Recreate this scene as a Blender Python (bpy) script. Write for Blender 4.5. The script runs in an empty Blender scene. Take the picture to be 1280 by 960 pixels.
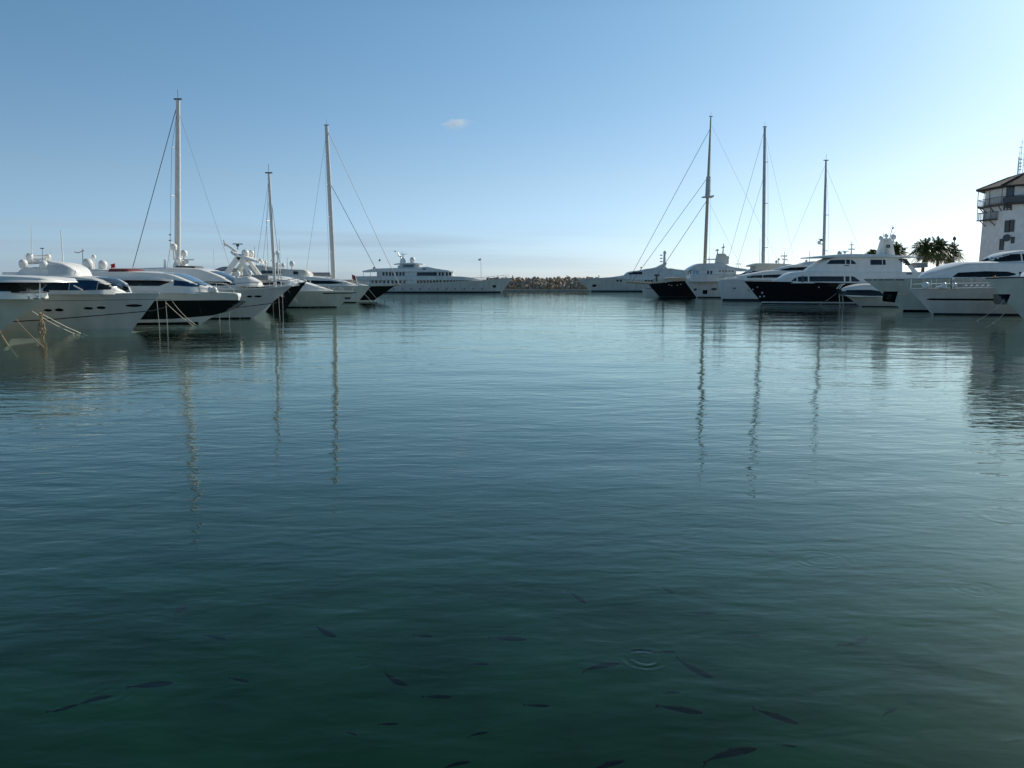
import bpy, math, random
import numpy as np
from mathutils import Vector, Matrix
R = math.radians
random.seed(7)
rng = np.random.RandomState(11)
scene = bpy.context.scene
col = scene.collection

# ------------------------------------------------------------------ camera
CAM_H = 3.0
PITCH = math.atan(128 / 1000)
cd = bpy.data.cameras.new('camera')
cd.sensor_width = 36.0
cd.lens = 36.0 * 1000 / 1280
cd.clip_start = 0.1
cd.clip_end = 12000
cam = bpy.data.objects.new('camera', cd)
cam.location = (0, 0, CAM_H)
cam.rotation_euler = (math.pi / 2 - PITCH, 0, 0)
col.objects.link(cam)
scene.camera = cam

# ------------------------------------------------------------------ sky, sun, exposure
SUN_AZ, SUN_EL = R(47), R(29)          # azimuth to the right of the view direction (+Y)
world = bpy.data.worlds.new('World')
scene.world = world
world.use_nodes = True
wn, wl = world.node_tree.nodes, world.node_tree.links
wn.clear()
w_out = wn.new('ShaderNodeOutputWorld')
w_bg = wn.new('ShaderNodeBackground')
w_bg.inputs['Strength'].default_value = 0.105
sky = wn.new('ShaderNodeTexSky')
sky.sky_type = 'NISHITA'
sky.sun_disc = False
sky.sun_elevation = SUN_EL
sky.sun_rotation = SUN_AZ
sky.altitude = 0
sky.air_density = 0.7
sky.dust_density = .55
sky.ozone_density = 3.0
# thin low bank of cloud in the air near the horizon
tc = wn.new('ShaderNodeTexCoord')
sep = wn.new('ShaderNodeSeparateXYZ')
wl.new(tc.outputs['Generated'], sep.inputs[0])
mp = wn.new('ShaderNodeMapping')
mp.inputs['Scale'].default_value = (3.0, 3.0, 60.0)
wl.new(tc.outputs['Generated'], mp.inputs[0])
cn = wn.new('ShaderNodeTexNoise')
cn.inputs['Scale'].default_value = 1.0
cn.inputs['Detail'].default_value = 5.0
wl.new(mp.outputs[0], cn.inputs['Vector'])
cr = wn.new('ShaderNodeValToRGB')
cr.color_ramp.elements[0].position = 0.40
cr.color_ramp.elements[1].position = 0.66
wl.new(cn.outputs['Fac'], cr.inputs[0])
band = wn.new('ShaderNodeValToRGB')     # elevation window
e = band.color_ramp.elements
e[0].position = 0.0; e[0].color = (.75, .75, .75, 1)
e[1].position = 0.075; e[1].color = (0, 0, 0, 1)
k = band.color_ramp.elements.new(0.052); k.color = (.85, .85, .85, 1)
wl.new(sep.outputs['Z'], band.inputs[0])
side = wn.new('ShaderNodeMapRange')     # fades towards the right
side.inputs['From Min'].default_value = 0.25
side.inputs['From Max'].default_value = -0.35
wl.new(sep.outputs['X'], side.inputs['Value'])
m1 = wn.new('ShaderNodeMath'); m1.operation = 'MULTIPLY'
m2 = wn.new('ShaderNodeMath'); m2.operation = 'MULTIPLY'
m3 = wn.new('ShaderNodeMath'); m3.operation = 'MULTIPLY'
m3.inputs[1].default_value = 0.95
wl.new(cr.outputs[0], m1.inputs[0]); wl.new(band.outputs[0], m1.inputs[1])
wl.new(m1.outputs[0], m2.inputs[0]); wl.new(side.outputs[0], m2.inputs[1])
wl.new(m2.outputs[0], m3.inputs[0])
tint = wn.new('ShaderNodeMix'); tint.data_type = 'RGBA'; tint.blend_type = 'MULTIPLY'
tint.inputs['Factor'].default_value = 1.0
air = wn.new('ShaderNodeValToRGB')       # the air's own tint with elevation
ae = air.color_ramp.elements
ae[0].position = 0.0; ae[0].color = (.78, .90, 1.12, 1)
ae[1].position = 0.62; ae[1].color = (.44, .62, .56, 1)
k = air.color_ramp.elements.new(0.12); k.color = (.97, 1.02, .95, 1)
k = air.color_ramp.elements.new(0.30); k.color = (.90, 1.14, 1.05, 1)
wl.new(sep.outputs['Z'], air.inputs[0])
wl.new(air.outputs[0], tint.inputs['B'])
wl.new(sky.outputs[0], tint.inputs['A'])
mixc = wn.new('ShaderNodeMix'); mixc.data_type = 'RGBA'
mixc.inputs['B'].default_value = (3.0, 3.9, 4.9, 1)
wl.new(m3.outputs[0], mixc.inputs['Factor'])
wl.new(tint.outputs['Result'], mixc.inputs['A'])
wl.new(mixc.outputs['Result'], w_bg.inputs['Color'])
wl.new(w_bg.outputs[0], w_out.inputs['Surface'])

sd = bpy.data.lights.new('sun', 'SUN')
sd.energy = 3.6
sd.angle = R(0.5)
sd.color = (1.0, 0.93, 0.82)
sun = bpy.data.objects.new('sun', sd)
to_sun = Vector((math.sin(SUN_AZ) * math.cos(SUN_EL), math.cos(SUN_AZ) * math.cos(SUN_EL), math.sin(SUN_EL)))
sun.rotation_euler = to_sun.to_track_quat('Z', 'Y').to_euler()
col.objects.link(sun)

vs = scene.view_settings
vs.view_transform = 'Standard'
vs.look = 'None'
vs.gamma = 1
vs.exposure = 0.17
vs.use_curve_mapping = False
scene.render.engine = 'CYCLES'
scene.cycles.max_bounces = 8
scene.cycles.volume_bounces = 6
scene.cycles.transparent_max_bounces = 12

# ------------------------------------------------------------------ materials
def mat(name, color, rough=0.5, metal=0.0, var=0.0, scale=1.0, bump=0.0, coat=0.0, streak=False, spec=0.5):
    m = bpy.data.materials.new(name)
    m.use_nodes = True
    nt = m.node_tree
    b = nt.nodes['Principled BSDF']
    b.inputs['Base Color'].default_value = (*color, 1)
    b.inputs['Roughness'].default_value = rough
    b.inputs['Metallic'].default_value = metal
    b.inputs['Coat Weight'].default_value = coat
    b.inputs['Specular IOR Level'].default_value = spec
    if var or bump:
        t = nt.nodes.new('ShaderNodeTexCoord')
        mpn = nt.nodes.new('ShaderNodeMapping')
        if streak:
            mpn.inputs['Scale'].default_value = (1.6, 1.6, 0.35)
        nt.links.new(t.outputs['Object'], mpn.inputs[0])
        n = nt.nodes.new('ShaderNodeTexNoise')
        n.inputs['Scale'].default_value = scale
        n.inputs['Detail'].default_value = 6
        nt.links.new(mpn.outputs[0], n.inputs['Vector'])
        if var:
            r = nt.nodes.new('ShaderNodeValToRGB')
            r.color_ramp.elements[0].position = .3
            r.color_ramp.elements[1].position = .7
            r.color_ramp.elements[0].color = (*[c * (1 - var) for c in color], 1)
            r.color_ramp.elements[1].color = (*[min(1, c * (1 + var)) for c in color], 1)
            nt.links.new(n.outputs['Fac'], r.inputs[0])
            nt.links.new(r.outputs[0], b.inputs['Base Color'])
        if bump:
            bp = nt.nodes.new('ShaderNodeBump')
            bp.inputs['Strength'].default_value = 1.0
            bp.inputs['Distance'].default_value = bump
            nt.links.new(n.outputs['Fac'], bp.inputs['Height'])
            nt.links.new(bp.outputs[0], b.inputs['Normal'])
    return m

M = dict(
    white=mat('white_gelcoat', (.85, .83, .78), .28, var=.05, scale=.8, streak=True),
    cream=mat('cream_gelcoat', (.68, .65, .57), .35, var=.06, scale=.8, streak=True),
    grey=mat('pale_grey_gelcoat', (.62, .64, .63), .3, var=.10, scale=.7, streak=True),
    silver=mat('silver_paint', (.64, .64, .60), .30, var=.12, scale=.6, streak=True, spec=.6),
    greygreen=mat('shaded_white_hull', (.68, .68, .59), .3, var=.10, scale=.7, streak=True),  # white hull with grey-green shade and water reflection put into the colour
    black=mat('black_gelcoat', (.012, .013, .016), .13, var=.2, scale=1.2, coat=.4),
    navy=mat('dark_antifoul', (.02, .025, .035), .5, var=.3, scale=2),
    glass=mat('tinted_glass', (.010, .013, .016), .06, spec=.55, var=.3, scale=1.5),
    blue=mat('blue_tinted_glass', (.015, .05, .11), .10, spec=.6, var=.2, scale=2),
    pale_glass=mat('pale_reflecting_glass', (.20, .30, .36), .07, metal=.5, var=.15, scale=1.2),
    metal=mat('stainless_steel', (.62, .62, .60), .22, metal=1.0, var=.1, scale=6),
    alu=mat('painted_mast', (.66, .64, .61), .35, var=.06, scale=2),
    wire=mat('rigging_wire', (.16, .17, .18), .45, metal=.4, var=.2, scale=4),
    darkmast=mat('grey_mast', (.46, .46, .46), .4, var=.1, scale=2),
    spruce=mat('varnished_spar', (.42, .36, .26), .4, var=.15, scale=3),
    teak=mat('teak_deck', (.36, .25, .15), .6, var=.2, scale=5),
    canvas=mat('burgundy_canvas', (.17, .045, .05), .9, var=.25, scale=5, bump=.02),
    greycanvas=mat('grey_canvas', (.25, .27, .29), .9, var=.15, scale=5, bump=.02),
    red=mat('red_flag_cloth', (.45, .03, .04), .9, var=.2, scale=8),
    flagblue=mat('blue_flag_cloth', (.05, .08, .28), .9, var=.2, scale=8),
    rope=mat('pale_rope', (.50, .47, .40), .9, var=.2, scale=9, bump=.01),
    tanrope=mat('tan_rope', (.38, .27, .16), .9, var=.3, scale=9, bump=.01),
    darkgrey=mat('dark_grey_paint', (.08, .085, .09), .5, var=.2, scale=3),
    orange=mat('orange_plastic', (.75, .26, .03), .5, var=.1, scale=4),
    plaster=mat('white_plaster', (.88, .83, .79), .85, var=.10, scale=1.2, bump=.01),
    rooftile=mat('dark_roof_tile', (.05, .04, .036), .8, var=.3, scale=6, bump=.03),
    wood=mat('dark_stained_wood', (.09, .065, .05), .7, var=.25, scale=5),
    concrete=mat('concrete', (.33, .32, .29), .85, var=.2, scale=.8, bump=.02),
    rock=mat('ochre_rock', (.40, .31, .22), .9, var=.35, scale=.9, bump=.12),
    rock2=mat('grey_rock', (.33, .29, .25), .9, var=.35, scale=.9, bump=.12),
    rock3=mat('rust_rock', (.36, .24, .15), .9, var=.35, scale=.9, bump=.12),
    palm=mat('palm_frond', (.10, .135, .045), .5, var=.4, scale=2),
    deadfrond=mat('dry_palm_frond', (.30, .20, .09), .8, var=.3, scale=3),
    trunk=mat('palm_trunk', (.16, .12, .08), .9, var=.3, scale=6, bump=.05),
    fish=mat('fish_skin', (.0075, .0055, .006), .8, var=.4, scale=14, spec=.02),
    fishpale=mat('veiled_fish_skin', (.005, .013, .009), .8, var=.3, scale=14, spec=0),  # fainter, deeper fish: the water's veil is mixed into the skin colour
    tower_glass=mat('dark_window_glass', (.03, .035, .045), .15, var=.3, scale=2),
)

# ------------------------------------------------------------------ mesh builder
class MB:
    def __init__(s):
        s.v = []; s.f = []
    def add(s, vs_, fs_):
        n = len(s.v)
        s.v += [tuple(p) for p in vs_]
        s.f += [tuple(i + n for i in f) for f in fs_]
        return s
    def box(s, c, d, rz=0, rx=0, ry=0):
        m = Matrix.Rotation(rz, 3, 'Z') @ Matrix.Rotation(ry, 3, 'Y') @ Matrix.Rotation(rx, 3, 'X')
        vv = [Vector(c) + m @ Vector((x * d[0] / 2, y * d[1] / 2, z * d[2] / 2))
              for x in (-1, 1) for y in (-1, 1) for z in (-1, 1)]
        return s.add(vv, [(0, 1, 3, 2), (4, 6, 7, 5), (0, 4, 5, 1), (2, 3, 7, 6), (0, 2, 6, 4), (1, 5, 7, 3)])
    def tube(s, pts, r, n=8, cap=True):
        pts = [Vector(p) for p in pts]
        rr = r if isinstance(r, (list, tuple)) else [r] * len(pts)
        base = len(s.v)
        for i, p in enumerate(pts):
            d = (pts[min(i + 1, len(pts) - 1)] - pts[max(i - 1, 0)])
            d = d.normalized() if d.length > 1e-9 else Vector((0, 0, 1))
            up = Vector((0, 0, 1)) if abs(d.z) < .9 else Vector((0, 1, 0))
            a = d.cross(up).normalized(); b = d.cross(a)
            for j in range(n):
                t = 2 * math.pi * j / n
                s.v.append(tuple(p + (a * math.cos(t) + b * math.sin(t)) * rr[i]))
        for i in range(len(pts) - 1):
            for j in range(n):
                q = (j + 1) % n
                s.f.append((base + i * n + j, base + i * n + q, base + (i + 1) * n + q, base + (i + 1) * n + j))
        if cap:
            s.f.append(tuple(base + j for j in range(n))[::-1])
            s.f.append(tuple(base + (len(pts) - 1) * n + j for j in range(n)))
        return s
    def ball(s, c, r, n=14, m=9, zs=None):
        rx, ry, rz = (r, r, r) if not isinstance(r, (list, tuple)) else r
        base = len(s.v)
        for i in range(m + 1):
            ph = math.pi * i / m
            for j in range(n):
                t = 2 * math.pi * j / n
                s.v.append((c[0] + rx * math.sin(ph) * math.cos(t), c[1] + ry * math.sin(ph) * math.sin(t), c[2] + rz * math.cos(ph)))
        for i in range(m):
            for j in range(n):
                q = (j + 1) % n
                s.f.append((base + i * n + j, base + (i + 1) * n + j, base + (i + 1) * n + q, base + i * n + q))
        return s
    def lathe(s, c, prof, n=16):
        base = len(s.v)
        for (r, z) in prof:
            for j in range(n):
                t = 2 * math.pi * j / n
                s.v.append((c[0] + r * math.cos(t), c[1] + r * math.sin(t), c[2] + z))
        for i in range(len(prof) - 1):
            for j in range(n):
                q = (j + 1) % n
                s.f.append((base + i * n + j, base + i * n + q, base + (i + 1) * n + q, base + (i + 1) * n + j))
        s.f.append(tuple(base + j for j in range(n))[::-1])
        s.f.append(tuple(base + (len(prof) - 1) * n + j for j in range(n)))
        return s
    def grid(s, G, closed=False):
        base = len(s.v); a = len(G); b = len(G[0])
        for row in G:
            s.v += [tuple(p) for p in row]
        for i in range(a - 1):
            for j in range(b - 1 if not closed else b):
                q = (j + 1) % b
                s.f.append((base + i * b + j, base + i * b + q, base + (i + 1) * b + q, base + (i + 1) * b + j))
        return s
    def prism(s, poly, y0, y1):     # polygon in (x,z), extruded along y
        n = len(poly)
        vv = [(x, y0, z) for x, z in poly] + [(x, y1, z) for x, z in poly]
        ff = [tuple(range(n)), tuple(range(2 * n - 1, n - 1, -1))]
        ff += [(i, (i + 1) % n, n + (i + 1) % n, n + i) for i in range(n)]
        return s.add(vv, ff)
    def build(s, name, m, parent=None, smooth=True, ang=32, weld=False):
        me = bpy.data.meshes.new(name)
        me.from_pydata(s.v, [], s.f)
        import bmesh
        bm = bmesh.new(); bm.from_mesh(me)
        if weld:
            bmesh.ops.remove_doubles(bm, verts=bm.verts, dist=1e-4)
        bmesh.ops.recalc_face_normals(bm, faces=bm.faces)
        bm.to_mesh(me); bm.free()
        if smooth:
            me.shade_smooth()
            me.set_sharp_from_angle(angle=R(ang))
        me.materials.append(M[m] if isinstance(m, str) else m)
        o = bpy.data.objects.new(name, me)
        col.objects.link(o)
        if parent is not None:
            o.parent = parent
        return o

def tag(o, label=None, cat=None, group=None, kind=None):
    if label: o['label'] = label
    if cat: o['category'] = cat
    if group: o['group'] = group
    if kind: o['kind'] = kind
    return o
def empty(name, loc, rz=0):
    o = bpy.data.objects.new(name, None)
    o.location = loc; o.rotation_euler = (0, 0, rz)
    o.empty_display_size = .5
    col.objects.link(o)
    return o

# a point of the picture at a known distance -> metres in the world
CP, SP = math.cos(PITCH), math.sin(PITCH)
def W(u, v, Y):
    r = (u - 640) / 1000; up = (480 - v) / 1000
    dy = CP + up * SP; dz = -SP + up * CP
    k_ = Y / dy
    return k_ * r, CAM_H + k_ * dz
def on_water(u, v, z=0):
    r = (u - 640) / 1000; up = (480 - v) / 1000
    dy = CP + up * SP; dz = -SP + up * CP
    k_ = (z - CAM_H) / dz
    return Vector((k_ * r, k_ * dy, z))

def pchip(xs, ys, x):
    xs = np.asarray(xs, float); ys = np.asarray(ys, float); x = np.clip(x, xs[0], xs[-1])
    if len(xs) == 2:
        return np.interp(x, xs, ys)
    h = np.diff(xs); d = np.diff(ys) / h
    m_ = np.zeros(len(xs))
    for i in range(1, len(xs) - 1):
        if d[i - 1] * d[i] > 0:
            w1 = 2 * h[i] + h[i - 1]; w2 = h[i] + 2 * h[i - 1]
            m_[i] = (w1 + w2) / (w1 / d[i - 1] + w2 / d[i])
    m_[0] = d[0]; m_[-1] = d[-1]
    i = np.clip(np.searchsorted(xs, x) - 1, 0, len(xs) - 2)
    t = (x - xs[i]) / h[i]
    return ((1 + 2 * t) * (1 - t) ** 2 * ys[i] + t * (1 - t) ** 2 * h[i] * m_[i]
            + t * t * (3 - 2 * t) * ys[i + 1] + t * t * (t - 1) * h[i] * m_[i + 1])

# ------------------------------------------------------------------ boats
class Surf:
    """a body whose side is y = f(x, z); windows and stripes are laid on it"""
    def normal(s, x, z):
        e_ = .05
        y = s.y(x, z)
        dx = (s.y(x + e_, z) - s.y(x - e_, z)) / (2 * e_)
        dz = (s.y(x, z + e_) - s.y(x, z - e_)) / (2 * e_)
        dx = max(-4, min(4, dx)); dz = max(-3, min(3, dz))
        return Vector((x, y, z)), Vector((-dx, 1, -dz)).normalized()
    def patch(s, strip, off=.015, thick=.05, rows=4, cols=None):
        """strip: [(x, zlo, zhi)] sorted; returns a thin curved slab on the +y side"""
        strip = sorted(strip)
        xs = [p[0] for p in strip]; lo = [p[1] for p in strip]; hi = [p[2] for p in strip]
        n = cols or max(4, int((xs[-1] - xs[0]) / .3) + 2)
        n = min(n, 90)
        X = sorted(set(list(np.linspace(xs[0], xs[-1], n)) + xs))
        O, I = [], []
        for x in X:
            a = np.interp(x, xs, lo); b = np.interp(x, xs, hi)
            ro, ri = [], []
            for q in range(rows + 1):
                p, nn = s.normal(x, a + (b - a) * q / rows)
                ro.append(p + nn * off); ri.append(p + nn * (off - thick))
            O.append(ro); I.append(ri)
        mb = MB()
        G = [o_ + i_[::-1] for o_, i_ in zip(O, I)]
        mb.grid(G, closed=True)
        k_ = len(G[0])
        mb.f.append(tuple(range(k_))); b0 = (len(G) - 1) * k_
        mb.f.append(tuple(b0 + j for j in range(k_))[::-1])
        return mb

class Hull(Surf):
    def __init__(s, xs, xwl, xtip, ztip, sheer, beam, p=1.0, full=2.4, fine=1.7, zb=-.5):
        s.xs, s.xwl, s.xtip, s.ztip, s.p, s.full, s.fine, s.zb = xs, xwl, xtip, ztip, p, full, fine, zb
        s.hb = beam / 2
        sh = sorted(sheer)
        if sh[0][0] > xs: sh = [(xs, sh[0][1])] + sh
        s.sx = [a for a, b in sh]; s.sz = [b for a, b in sh]
    def sheer(s, x):
        return float(pchip(s.sx, s.sz, x))
    def xb(s, z):
        q = z / s.ztip
        return s.xwl + (s.xtip - s.xwl) * (max(q, 0) ** s.p if q > 0 else .6 * q)
    def hw(s, t, q):
        tm = .42
        n = s.fine + (s.full - s.fine) * max(0, min(1, q))
        if t > tm:
            f = 1 - ((t - tm) / (1 - tm)) ** n
        else:
            f = 1 - .13 * ((tm - t) / tm) ** 2
        g = .80 + .20 * max(0, min(1, q)) ** .8
        return s.hb * max(f, 0) * g
    def pt(s, t, q):
        xt = s.xs + t * (s.xtip - s.xs)
        z = s.zb + q * (s.sheer(xt) - s.zb)
        x = s.xs + t * (s.xb(z) - s.xs)
        return x, s.hw(t, q), z
    def y(s, x, z):
        t = (x - s.xs) / max(.1, (s.xb(z) - s.xs))
        t = max(0, min(1, t))
        xt = s.xs + t * (s.xtip - s.xs)
        q = (z - s.zb) / (s.sheer(xt) - s.zb)
        return s.hw(t, q)
    def mesh(s, nt=44, nq=12):
        ts = [1 - (1 - i / nt) ** 1.5 for i in range(nt + 1)]
        P = [[s.pt(t, q / nq) for q in range(nq + 1)] for t in ts]
        mb = MB()
        mb.grid([[(x, y, z) for x, y, z in row] + [(x, -y, z) for x, y, z in row[::-1]] for row in P])
        row = P[0]
        n = len(mb.v)
        mb.v += [(x, y, z) for x, y, z in row] + [(x, -y, z) for x, y, z in row[::-1]]
        mb.f.append(tuple(range(n, n + 2 * len(row))))
        return mb
    def deck(s, drop=.06, inset=.03, nt=30):
        mb = MB(); G = []
        for i in range(nt + 1):
            t = .002 + .99 * (1 - (1 - i / nt) ** 1.5)
            x, y, z = s.pt(t, 1)
            y = max(.01, y - inset)
            G.append([(x, y * c, z - drop + .05 * (1 - c * c)) for c in (-1, -.5, 0, .5, 1)])
        return mb.grid(G)
    def edge(s, x0, x1, n=24, off=0, up=0):
        out = []
        for i in range(n + 1):
            x = x0 + (x1 - x0) * i / n
            x = min(x, s.xtip - .03)
            t = (x - s.xs) / (s.xtip - s.xs)
            out.append((x, max(.02, s.hw(t, 1) + off), s.sheer(x) + up))
        return out

class House(Surf):
    """stations (x, zb, zt, wb, wt)"""
    def __init__(s, st, r=.12, camber=.05):
        st = sorted(st)
        s.X = [a[0] for a in st]
        s.C = [[a[i] for a in st] for i in range(1, 5)]
        s.r = r; s.camber = camber
    def at(s, x):
        return [float(pchip(s.X, c, x)) for c in s.C]
    def prof(s, x):
        zb, zt, wb, wt = s.at(x)
        r = min(s.r, (zt - zb) * .45, wt * .5)
        p = [(wb, zb), ((wb * .6 + wt * .4), zb + (zt - r - zb) * .5), (wt, zt - r)]
        for a in (30, 60, 90):
            p.append((wt - r + r * math.cos(R(a)), zt - r + r * math.sin(R(a))))
        c = s.camber * min(1, wt)
        p += [((wt - r) * .5, zt + c * .75), (0, zt + c)]
        return p
    def y(s, x, z):
        p = s.prof(x)
        zs = [b for a, b in p]; ys = [a for a, b in p]
        return float(np.interp(z, zs, ys))
    def mesh(s):
        L_ = s.X[-1] - s.X[0]
        n = min(70, max(10, int(L_ / .35)))
        X = sorted(set(list(np.linspace(s.X[0], s.X[-1], n)) + s.X))
        X = [X[0]] + [b for a, b in zip(X, X[1:]) if b - a > 1e-4]
        G = []
        for x in X:
            p = s.prof(x)
            G.append([(x, y, z) for y, z in p] + [(x, -y, z) for y, z in p[-2::-1]])
        mb = MB(); mb.grid(G)
        k_ = len(G[0])
        for b in (0, len(G) - 1):
            mb.f.append(tuple(b * k_ + j for j in range(k_)))
        for i in range(len(G) - 1):      # underside
            mb.f.append((i * k_, (i + 1) * k_, (i + 1) * k_ + k_ - 1, i * k_ + k_ - 1))
        return mb
    def top(s, x0, x1, f0=.86, f1=.86, off=.02):
        mb = MB(); G = []
        n = 14
        for i in range(n + 1):
            x = x0 + (x1 - x0) * i / n
            zb, zt, wb, wt = s.at(x)
            f = f0 + (f1 - f0) * i / n
            c = s.camber * min(1, wt); r = min(s.r, (zt - zb) * .45, wt * .5)
            row = []
            for q in (-1, -.6, 0, .6, 1):
                yy = q * f * (wt - r)
                row.append((x, yy, zt + c * (1 - (yy / max(.01, wt - r)) ** 2) + off))
            G.append(row + [(a, b, z - .05) for a, b, z in row[::-1]])
        mb.grid(G, closed=True)
        k_ = len(G[0])
        mb.f.append(tuple(range(k_))); mb.f.append(tuple(n * k_ + j for j in range(k_))[::-1])
        return mb

class Boat:
    def __init__(s, name, label, cat, side, Yc, beam, tip, stem, sheer, length, hullmat='white', deckmat='white',
                 p=1.0, full=2.4, fine=1.7, group=None):
        s.s = side; s.Yc = Yc
        xt = W(tip[0], tip[1], Yc)[0]
        s.Xc = xt - side * length / 2
        s.root = empty(name, (s.Xc, Yc, 0), 0 if side > 0 else math.pi)
        tag(s.root, label, cat, group)
        tx, tz = s.L(*tip)
        sx, _ = s.L(*stem)
        sh = [(tx, tz)] + [s.L(u, v, beam * .45) for u, v in sheer]
        sh = [q for i, q in enumerate(sh) if i == 0 or q[0] < tx - .2]
        s.hull = Hull(-length / 2, sx, tx, tz, sh, beam, p, full, fine)
        s.H = s.hull.mesh().build('hull', hullmat, s.root, weld=True, ang=40)
        s.D = s.hull.deck().build('deck', deckmat, s.root)
        s.tx, s.tz, s.len, s.beam = tx, tz, length, beam
    def L(s, u, v, hw=0):
        X, Z = W(u, v, s.Yc - hw)
        return s.s * (X - s.Xc), Z
    def ny(s, hw):      # local y of something on the near side
        return -hw * s.s
    # ---- hull fittings
    def hpatch(s, name, strip, m, parent=None, off=.015, both=True, hw=None, thick=.04, label=None):
        hw = s.beam * .45 if hw is None else hw
        st = []
        for u, a, b in strip:
            x, z1 = s.L(u, a, hw); _, z0 = s.L(u, b, hw)
            st.append((x, z0, z1))
        return s._put(s.hull, name, st, m, parent or s.H, off, both, thick, label)
    def _put(s, surf, name, st, m, parent, off, both, thick, label=None, merge=False):
        base = surf.patch(st, off, thick)
        out = []
        sides = (-s.s, s.s) if both else (-s.s,)
        for sd_ in sides:
            mb = MB()
            mb.v = [(x, y * sd_, z) for x, y, z in base.v]; mb.f = list(base.f)
            o = mb.build(name, m, parent, ang=50)
            if label: o['label'] = label
            out.append(o)
        return out
    def stripe(s, name, x0f, x1f, z0, z1, m, off=.012):
        xs = np.linspace(s.hull.xs + x0f * s.len, s.hull.xb((z0 + z1) / 2) - x1f, 40)
        base = s.hull.patch([(float(x), z0, z1) for x in xs], off, .04, rows=2)
        mb = MB()
        for sd_ in (1, -1):
            mb.add([(x, y * sd_, z) for x, y, z in base.v], base.f)
        return mb.build(name, m, s.H, ang=50)
    def port(s, u, v, ru, rv, m='glass', name='porthole', hw=None):
        st = []
        for i in range(9):
            a = math.pi * i / 8
            st.append((u - ru * math.cos(a), v - max(.12 * rv, rv * math.sin(a)), v + max(.12 * rv, rv * math.sin(a))))
        return s.hpatch(name, st, m, off=.02, hw=hw)
    def rub(s, m='darkgrey', r=.035):
        mb = MB()
        e_ = s.hull.edge(s.hull.xs + .05, s.tx - .05, 40, off=.0, up=.0)
        mb.tube(e_, r, 6); mb.tube([(x, -y, z) for x, y, z in e_], r, 6)
        return mb.build('rub_rail', m, s.H)
    def rail(s, u0, u1, h=.75, r=.02, m='metal', mid=True, inset=-.12):
        x0 = s.L(u0, 352, s.beam * .3)[0]; x1 = s.L(u1, 352, 0)[0]
        x0, x1 = min(x0, x1), max(x0, x1)
        x1 = min(x1, s.tx - .1)
        mb = MB()
        top = s.hull.edge(x0, x1, 20, off=inset, up=h)
        for sd_ in (1, -1):
            mb.tube([(x, y * sd_, z) for x, y, z in top], r, 6)
            if mid:
                mb.tube([(x, y * sd_, z - h * .5) for x, y, z in top], r * .6, 5)
            n = max(3, int((x1 - x0) / 1.3))
            for i in range(n + 1):
                x, y, z = s.hull.edge(x0 + (x1 - x0) * i / n, x1, 1, off=inset, up=0)[0]
                mb.tube([(x, y * sd_, z - .03), (x, y * sd_, z + h)], r * .8, 5)
        return mb.build('railing', m, s.root)
    # ---- superstructure
    def house(s, st, m='white', name='cabin', r=.12, camber=.05, parent=None):
        q = []
        for u, vb, vt, wb, wt in st:
            x, zb = s.L(u, vb, wb); _, zt = s.L(u, vt, wt)
            q.append((x, zb, max(zt, zb + .02), wb, wt))
        h = House(q, r, camber)
        h.o = h.mesh().build(name, m, parent or s.root, ang=38)
        h.w = max(a[3] for a in st)
        return h
    def win(s, h, strip, m='glass', name='window', off=.015, both=True, label=None):
        st = []
        for u, a, b in strip:
            x, z1 = s.L(u, a, h.w); _, z0 = s.L(u, b, h.w)
            st.append((x, z0, z1))
        return s._put(h, name, st, m, h.o, off, both, .05, label)
    def screen(s, h, u0, u1, m='glass', f0=.7, f1=.86, name='windscreen'):
        xa = s.L(u0, 352, h.w * .7)[0]; xb_ = s.L(u1, 352, h.w * .7)[0]
        xa = max(h.X[0] + .03, min(h.X[-1] - .03, xa)); xb_ = max(h.X[0] + .03, min(h.X[-1] - .03, xb_))
        if xa < xb_: f0, f1 = f0, f1
        return h.top(xa, xb_, f0, f1).build(name, m, h.o)
    def dome(s, u, v, rp, hw=0, foot=None, m='white', parent=None, name='radar_dome'):
        """satellite dome: sphere over a cylindrical skirt on a stalk"""
        x, z = s.L(u, v, hw); r = rp * (s.Yc - hw) / 1000
        y = s.ny(hw)
        prof = [(r * .55, -r * 1.05), (r * .8, -r * .95), (r * .97, -r * .4), (r, 0)]
        prof += [(r * math.cos(R(a)), r * math.sin(R(a)) * 1.05) for a in (15, 30, 45, 60, 75, 87)]
        mb = MB().lathe((x, y, z), prof, 16)
        if foot:
            zf = s.L(u, foot, hw)[1]
            mb.tube([(x, y, zf), (x, y, z - r)], r * .35, 8)
        return mb.build(name, m, parent or s.root)
    def pole(s, u0, v0, u1, v1, r, hw=0, m='white', name='antenna', parent=None, r1=None):
        a = s.L(u0, v0, hw); b = s.L(u1, v1, hw)
        y = s.ny(hw)
        return MB().tube([(a[0], y, a[1]), (b[0], y, b[1])], [r, r1 if r1 is not None else r * .6], 8).build(name, m, parent or s.root)
    def bar(s, pts, r, hw=0, m='white', name='spar', parent=None):
        y = s.ny(hw)
        q = [s.L(u, v, hw) for u, v in pts]
        return MB().tube([(a, y, b) for a, b in q], r, 8).build(name, m, parent or s.root)
    def slab(s, poly, y0, y1, m='white', name='fin', parent=None, hw=0):
        q = [s.L(u, v, hw) for u, v in poly]
        return MB().prism(q, y0, y1).build(name, m, parent or s.root, smooth=False)
    def scanner(s, u, v, w=1.4, hw=0, m='white', foot=None, parent=None):
        x, z = s.L(u, v, hw); y = s.ny(hw)
        mb = MB().box((x, y, z), (w, .14, .11), rz=.35)
        mb.lathe((x, y, z - .28), [(.2, 0), (.2, .12), (.12, .22)], 12)
        if foot:
            mb.tube([(x, y, s.L(u, foot, hw)[1]), (x, y, z - .25)], .06, 8)
        return mb.build('radar_scanner', m, parent or s.root)
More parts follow.
